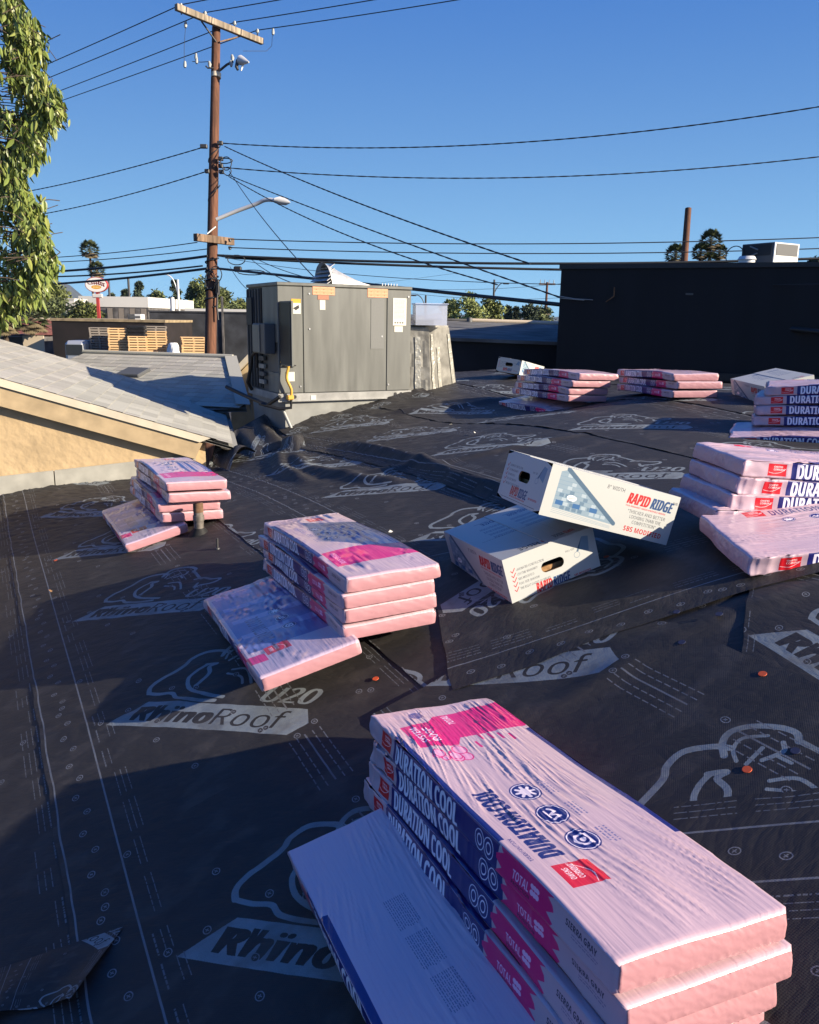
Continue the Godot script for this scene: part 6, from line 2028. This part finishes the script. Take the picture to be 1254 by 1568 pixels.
func stacks() -> void:
	var g := "pink wrapped shingle bundles stacked on the roof"
	var z := Vector2.ZERO
	stack("big pink stack in the foreground", g, Vector3(0.26, -0.93, -1.51), Vector3(0.395, 0.094, 0.914), Vector3(-0.919, 0.035, 0.393), 0.0575, 4, [0, 0, 0, 0], [1, 2, 3, 4], true, [z, Vector2(0.010, -0.004), Vector2(-0.004, 0.006), Vector2(-0.014, 0.014)])
	var L := Vector3(0.40, 0.05, 0.915).normalized()
	var W := basis_of(L, Vector3(-0.885, -0.21, 0.40)).z
	var corner := P(437, 1300, 1.91)
	var bl := basis_of(L, W)
	bundle("pale bundle with blue edge jutting left from under the foreground stack", g, Transform3D(bl, corner + L * 0.5 - W * 0.1685 - bl.y * 0.0575), 2, 5, true, 0.0575, 0.15)
	stack("pink stack in the middle of the roof", g, Vector3(-0.26, -0.806, -2.99), Vector3(0.43, 0.048, 0.902), Vector3(-0.901, -0.036, 0.432), 0.0535, 4, [1, 1, 1, 1], [6, 7, 8, 9], false, [z, Vector2(0.0, 0.02), Vector2(-0.006, 0.006), Vector2(-0.012, 0.012)], 1.6)
	bl = basis_of(Vector3(0.399, 0.074, 0.914), Vector3(-0.885, -0.229, 0.405))
	bundle("tilted blue and lavender bundle leaning out under the middle stack", g, Transform3D(bl, Vector3(-0.50, -1.056, -2.82) - bl.y * 0.0555), 3, 8, false)
	stack("small far left stack beside the vent pipe", g, Vector3(-1.38, -0.87, -4.78), Vector3(0.461, 0.031, 0.887), Vector3(-0.887, 0.029, 0.461), 0.058, 4, [1, 1, 1, 1], [7, 6, 9, 8], false, [z, Vector2(0.005, -0.01), Vector2(-0.035, 0.03), Vector2(-0.03, 0.02)], 1.6)
	bl = basis_of(Vector3(0.456, 0.037, 0.889), Vector3(-0.859, -0.245, 0.451))
	bundle("tilted bundle sticking out under the far left stack", g, Transform3D(bl, Vector3(-1.58, -1.14, -4.66) - bl.y * 0.0555), 3, 9, false)
	stack("far stack in front of the black wall, left one of two", g, Vector3(1.26, -0.37, -6.71), Vector3(0.298, 0.029, 0.954), Vector3(-0.955, 0.02, 0.297), 0.056, 4, [4, 4, 4, 4], [6, 7, 9, 8], false, [z, Vector2(-0.01, 0.05), Vector2(-0.03, 0.06), Vector2(-0.035, 0.07)])
	bl = basis_of(Vector3(0.359, 0.017, 0.933), Vector3(-0.919, -0.169, 0.357))
	bundle("tilted bundle in front of the far left-hand stack by the black wall", g, Transform3D(bl, Vector3(1.08, -0.63, -6.76) - bl.y * 0.0555), 4, 6, false)
	stack("far stack in front of the black wall, right one of two", g, Vector3(1.88, -0.33, -6.19), Vector3(0.146, 0.034, 0.989), Vector3(-0.989, -0.007, 0.147), 0.057, 3, [4, 4, 4], [9, 8, 7], false, [z, Vector2(0.02, -0.02), Vector2(0.01, 0.0)])
	stack("pink stack at the right edge", g, Vector3(1.644, -0.48, -3.01), Vector3(0.987, -0.07, -0.145), Vector3(0.145, -0.014, 0.989), 0.0525, 4, [4, 4, 4, 4], [1, 2, 3, 4], true, [z, Vector2(-0.012, 0.005), Vector2(-0.035, 0.02), Vector2(-0.085, 0.035)], 1.0, 1.08)
	bl = basis_of(Vector3(0.992, 0.074, -0.1), Vector3(0.109, -0.128, 0.986))
	bundle("lone bundle lying in front of the right edge stack", g, Transform3D(bl.scaled(Vector3.ONE * 1.08), Vector3(1.54, -0.605, -2.585) - bl.y * 0.062), 4, 2, true)
	stack("shaded stack behind the one at the right edge", g, Vector3(2.5, -0.28, -4.57), Vector3(0.90, 0.065, 0.43), Vector3(-0.43, -0.04, 0.90), 0.056, 4, [4, 4, 4, 4], [6, 7, 8, 9], false, [z, Vector2(-0.05, 0.0), Vector2(-0.05, 0.01), Vector2(-0.06, 0.01)])
	bl = basis_of(Vector3(0.90, 0.05, 0.43), Vector3(-0.42, -0.14, 0.90))
	bundle("shaded bundle lying under the dim stack at the right", g, Transform3D(bl, Vector3(2.28, -0.545, -4.46) - bl.y * 0.0555), 4, 7, false)
	bl = basis_of(Vector3(0.32, 0.066, 0.945), Vector3(-0.909, -0.261, 0.326))
	carton("white ridge shingle carton lying flat on the black roof under another carton", Transform3D(bl, Vector3(0.392, -0.763, -2.998) - bl.y * 0.183), Vector3(0.554, 0.183, 0.36))
	bl = basis_of(Vector3(0.927, -0.264, -0.267), Vector3(0.285, 0.033, 0.958))
	carton("tilted white carton with red and blue lettering, leaning on the other carton", Transform3D(bl, Vector3(0.654, -0.523, -2.889) - bl.y * 0.174), Vector3(0.512, 0.174, 0.36))
	bl = basis_of(Vector3(0.636, -0.174, -0.752), Vector3(0.751, -0.085, 0.655))
	carton("small far white carton left of the far pink stacks", Transform3D(bl, Vector3(1.13, -0.40, -8.57) - bl.y * 0.144), Vector3(0.435, 0.144, 0.287))
	bl = basis_of(Vector3(0.07, -0.03, 0.997), Vector3(-0.97, -0.235, 0.061))
	carton("white carton behind the shaded stack at the right edge", Transform3D(bl, Vector3(2.43, -0.335, -5.62) - bl.y * 0.165), Vector3(0.5, 0.165, 0.33))

# ------------------------------------------------------------------ the tree that hangs in from the left
func left_tree() -> void:
	var foot := P(-150, 500, 9.7)
	foot.y = GROUND
	var o := thing("drooping_tree", "tree with long drooping green leaves at the left edge", "tree", at(foot))
	rng.seed = 77
	var prof := [[-120, -10], [0, 22], [40, 58], [75, 62], [100, 50], [150, 94], [172, 92], [200, 66], [230, 60], [258, 34], [275, 30], [300, 48], [335, 68], [390, 78], [415, 82], [440, 66], [462, 30], [480, 8], [505, -20]]
	var edge := func(v: float) -> float:
		for i in prof.size() - 1:
			if v >= prof[i][0] and v <= prof[i + 1][0]:
				return lerpf(prof[i][1], prof[i + 1][1], (v - prof[i][0]) / float(prof[i + 1][0] - prof[i][0]))
		return -60.0
	var crown := P(-150, 120, 9.7)
	part("trunk", tubem([Vector3.ZERO, Vector3(0.1, 2.4, 0.05), Vector3(0.15, 4.6, 0.0), Vector3(0.2, 6.6, 0.1)], [0.17, 0.14, 0.11, 0.05], 12), M.bark, o)
	var limbs := mb()
	var leaves := []
	var meshes := [leaf_mesh(0.145, 0.048, 0.12), leaf_mesh(0.11, 0.042, -0.2), leaf_mesh(0.16, 0.044, 0.35)]
	for k in 800:
		var v := rng.randf_range(-110.0, 486.0)
		var er: float = edge.call(v)
		var near := k < 400
		var u := er - 6.0 - (absf(rng.randfn()) * 16.0 if near else rng.randf_range(0.0, 330.0))
		if u < -330.0: continue
		var d := rng.randf_range(8.2, 10.4) if not near else rng.randf_range(8.4, 9.8)
		var c := P(u, v, d)
		# gaps where the sky shows through
		if broad.get_noise_3d(c.x * 22.0, c.y * 22.0, c.z * 9.0) > 0.5 and not near: continue
		# a twig that arches out and down, its leaves hanging
		var dir := Vector3(rng.randf_range(-0.2, 1.0), rng.randf_range(-0.1, 0.4), rng.randf_range(-0.8, 0.9)).normalized()
		var len_ := rng.randf_range(0.18, 0.34)
		var root := c - dir * len_ * 0.5 + Vector3(0, 0.10, 0)
		var tip := c + dir * len_ * 0.35 - Vector3(0, 0.10, 0)
		var hub := Vector3(foot.x + 0.3, clampf(root.y + 0.2, -2.0, crown.y + 1.5), foot.z)
		tube(limbs, smooth3([(root - dir * 0.25 + Vector3(0, 0.04, 0) if k % 9 else hub) - foot, root - foot, tip - foot], 3), 0.005, 4, false)
		for j in rng.randi_range(17, 30):
			var t := rng.randf()
			var p := root.lerp(tip, t) + Vector3(0, 0.05 * sin(PI * t), 0) + Vector3(rng.randfn(), rng.randfn(), rng.randfn()) * 0.035
			var b := Basis(Vector3.UP, rng.randf() * TAU) * Basis(Vector3.RIGHT, rng.randf_range(-0.2, 1.05)) * Basis(Vector3.UP, rng.randf_range(-1.2, 1.2))
			var s := rng.randf_range(0.5, 1.05)
			leaves.append([Transform3D(b.scaled(Vector3.ONE * s), p - foot), d + (0.0 if u > -10.0 else 5.0), rng.randi() % 3, rng.randf()])
	part("limbs", limbs.commit(), M.bark, o)
	leaves.sort_custom(func(a, b): return a[1] < b[1])
	var n: int = mini(290, leaves.size())
	for k in n: part("leaf", meshes[leaves[k][2]], M["leaf%d" % [0, 0, 1, 2][int(leaves[k][3] * 3.99)]], o, leaves[k][0])
	var mm := MultiMesh.new()
	mm.transform_format = MultiMesh.TRANSFORM_3D
	mm.use_colors = true
	mm.mesh = meshes[0]
	mm.instance_count = leaves.size() - n
	for k in range(n, leaves.size()):
		mm.set_instance_transform(k - n, leaves[k][0])
		var c: Color = [Color(0.155, 0.20, 0.04), Color(0.155, 0.20, 0.04), Color(0.105, 0.145, 0.033), Color(0.22, 0.245, 0.056)][int(leaves[k][3] * 3.99)]
		mm.set_instance_color(k - n, c)
	var mi := MultiMeshInstance3D.new()
	mi.name = "leaves"
	mi.multimesh = mm
	M.leaf_all = M.leaf0.duplicate()
	M.leaf_all.albedo_color = Color.WHITE
	M.leaf_all.vertex_color_use_as_albedo = true
	mi.material_override = M.leaf_all
	o.add_child(mi)
	mi.set_meta("kind", "stuff")

# ------------------------------------------------------------------ small things on the roof
func details() -> void:
	# vent pipe and a peg
	var p := hit(305, 818)
	var v := thing("vent_pipe", "short rusty steel vent pipe standing beside the far left stack", "vent pipe", at(p))
	var h: float = P(304, 768, 4.42).y - p.y
	part("pipe", tubem([Vector3(0, -0.05, 0), Vector3(0, h, 0), Vector3(0, h, 0), Vector3(0, h - 0.03, 0)], [0.026, 0.026, 0.021, 0.021], 18), M.pipe, v)
	part("rusty_rim", tubem([Vector3(0, h - 0.045, 0), Vector3(0, h + 0.002, 0), Vector3(0, h + 0.002, 0)], [0.0268, 0.0268, 0.021], 18), M.rust, v)
	part("coupling", tubem([Vector3(0, h * 0.45, 0), Vector3(0, h * 0.62, 0)], 0.030, 18), M.pipe, v)
	part("rubber_collar", tubem([Vector3(0.0, -0.03, 0), Vector3(0, 0.018, 0), Vector3(0, 0.036, 0)], [0.07, 0.045, 0.029], 18), M.rubber, v)
	p = hit(333, 842)
	var peg := thing("metal_peg", "thin dark metal peg standing in the roof right of the vent pipe", "peg", at(p))
	part("rod", tubem([Vector3(0, -0.02, 0), Vector3(0.0, 0.06, 0)], 0.006, 8), M.iron, peg)
	part("foot_plate", cylm(0.014, 0.012, 0.006, 10), M.iron, peg, at(Vector3(0, 0.008, 0)))
	# plastic cap nails: pixel and colour
	var near: Node = roof.get_child(7)
	var caps := [[575, 1046, 1], [1166, 1045, 1], [1142, 1194, 1], [928, 860, 1], [85, 861, 1], [1043, 993, 0], [1035, 948, 0], [1216, 1163, 0], [1100, 951, 0]]
	for q in caps:
		var c := hit(q[0], q[1])
		var n := roof_normal(c.x, c.z)
		c.y = roof_y(c.x, c.z) + (0.0190 if c.z < -2.24 and c.x > 0.2 else (0.0175 if c.x > 0.35 else 0.0095))
		var x := Vector3.RIGHT.cross(n).normalized()
		var r := 0.0105
		part("cap_nail", cylm(r, r * 0.96, 0.0012, 20), [M.blue_cap, M.orange_cap, M.hvac_mid][q[2]], near, Transform3D(Basis(x.cross(n), n, -x).orthonormalized(), c))
	# turned-up flap in the shade at the lower left
	var rows := []
	for i in 25:
		var t := i / 24.0
		var a := Vector2(-1.2, -1.57).lerp(Vector2(-0.66, -1.66), t)
		var b := Vector2(-1.05, -1.47).lerp(Vector2(-0.71, -1.46), t)
		var row := []
		for j in 13:
			var k := j / 12.0
			var q := a.lerp(b, k) + Vector2(0.01 * sin(t * 9.0) * k, 0.02 * sin(t * 5.0 + 1.0) * k)
			row.append(Vector3(q.x, roof_y(q.x, q.y) + 0.006 + 0.014 * pow(sin(k * PI * 0.62), 1.2) * (0.55 + 0.45 * t) + 0.012 * sin(t * 12.0 + k * 2.0) * k, q.y))
		rows.append(row)
	loose_flap(roof, rows, Vector3.ZERO, Vector2(0.25, 0.72))
	# slack sheet hanging between the eave at the left and the corner of the unit
	rows = []
	for i in 25:
		var t := i / 24.0
		var a := P(lerpf(312, 442, t), lerpf(712, 690, t), lerpf(6.15, 6.7, t))
		var b := P(lerpf(330, 408, t), lerpf(676, 632, t), lerpf(7.1, 7.8, t))
		a.y = roof_y(a.x, a.z) + 0.012
		var row := []
		for j in 13:
			var k := j / 12.0
			row.append(a.lerp(b, k) + Vector3(0, -0.10 * sin(PI * k) * (0.5 + 0.5 * sin(t * 6.0)) + 0.02 * sin(t * 21.0 + k * 4.0) * sin(PI * k), 0.03 * sin(t * 14.0) * k))
		rows.append(row)
	loose_flap(roof, rows, Vector3.ZERO, Vector2(0.6, 0.5))
	# stiff curled piece by the corner of the unit
	rows = []
	for i in 15:
		var t := i / 14.0
		var a := P(lerpf(326, 352, t), lerpf(712, 724, t), lerpf(6.5, 6.1, t))
		var b := P(lerpf(326, 366, t), lerpf(676, 664, t), lerpf(6.6, 6.5, t))
		var c := P(lerpf(350, 392, t), lerpf(694, 690, t), lerpf(6.8, 6.55, t))
		var row := []
		for j in 13:
			var k := j / 12.0
			var q := a.lerp(b, k).lerp(b.lerp(c, k), k)
			row.append(q + Vector3(0, 0.015 * sin(t * 8.0 + k * 3.0), 0.01 * sin(k * 11.0)))
		rows.append(row)
	loose_flap(roof, rows, Vector3.ZERO, Vector2(0.6, 0.5))
	rows = []
	for i in 21:
		var t := i / 20.0
		var a := P(lerpf(428, 470, t), lerpf(700, 690, t), 6.3)
		var b := P(lerpf(432, 462, t), lerpf(672, 662, t), 6.75)
		var row := []
		for j in 9:
			var k := j / 8.0
			var q := a.lerp(b, k)
			q.y = maxf(q.y, roof_y(q.x, q.z) + 0.01) + 0.05 * sin(k * PI) * sin(PI * t)
			row.append(q)
		rows.append(row)
	loose_flap(roof, rows, Vector3.ZERO, Vector2(0.1, 0.3))
	# membrane gathered up against the curb
	rows = []
	var T := Transform3D(Basis(Vector3.UP, deg_to_rad(28.2)), Vector3(-0.795, -0.652, -7.931))
	for i in 61:
		var t := i / 60.0
		var base := T * Vector3(lerpf(-0.66, 0.8, t), 0, 0.40)
		var out := T.basis * Vector3(0, 0, 1)
		var row := []
		for j in 9:
			var k := j / 8.0
			var q := base + out * (0.02 + 0.28 * k)
			q.y = roof_y(q.x, q.z) + 0.012 * (1.0 - k) + 0.03 * pow(1.0 - k, 2.0) * (0.6 + 0.6 * broad.get_noise_1d(t * 60.0) + 0.3 * sin(t * 9.0 + k * 2.0)) + 0.012
			row.append(q)
		rows.append(row)
	loose_flap(roof, rows, Vector3.ZERO, Vector2(0.2, 0.1))
	# scraps on the roof
	for q in [[78, 912, "small dry leaf scrap beside the shadow at the left", M.kraft, 0.02], [690, 655, "tiny white scrap on the upper part of the roof", M.white_label, 0.018], [727, 668, "tiny pale scrap right of the other scrap", M.white_label, 0.014], [598, 822, "small white scrap right of the middle stack", M.white_label, 0.012]]:
		var c := hit(q[0], q[1])
		var st := mb()
		st.set_smooth_group(-1)
		var a := Vector3(-q[4], 0.004, 0.0)
		for tri in [[a, Vector3(0, 0.012, -q[4] * 0.5), Vector3(q[4], 0.005, 0)], [a, Vector3(q[4], 0.005, 0), Vector3(q[4] * 0.1, 0.002, q[4] * 0.5)]]:
			for w in tri: st.add_vertex(w)
		st.generate_normals()
		tag(part("scrap", st.commit(), q[3], self, at(c + Vector3(0, 0.02, 0), rng.randf() * TAU)), q[2], "scrap", "scraps on the roof")
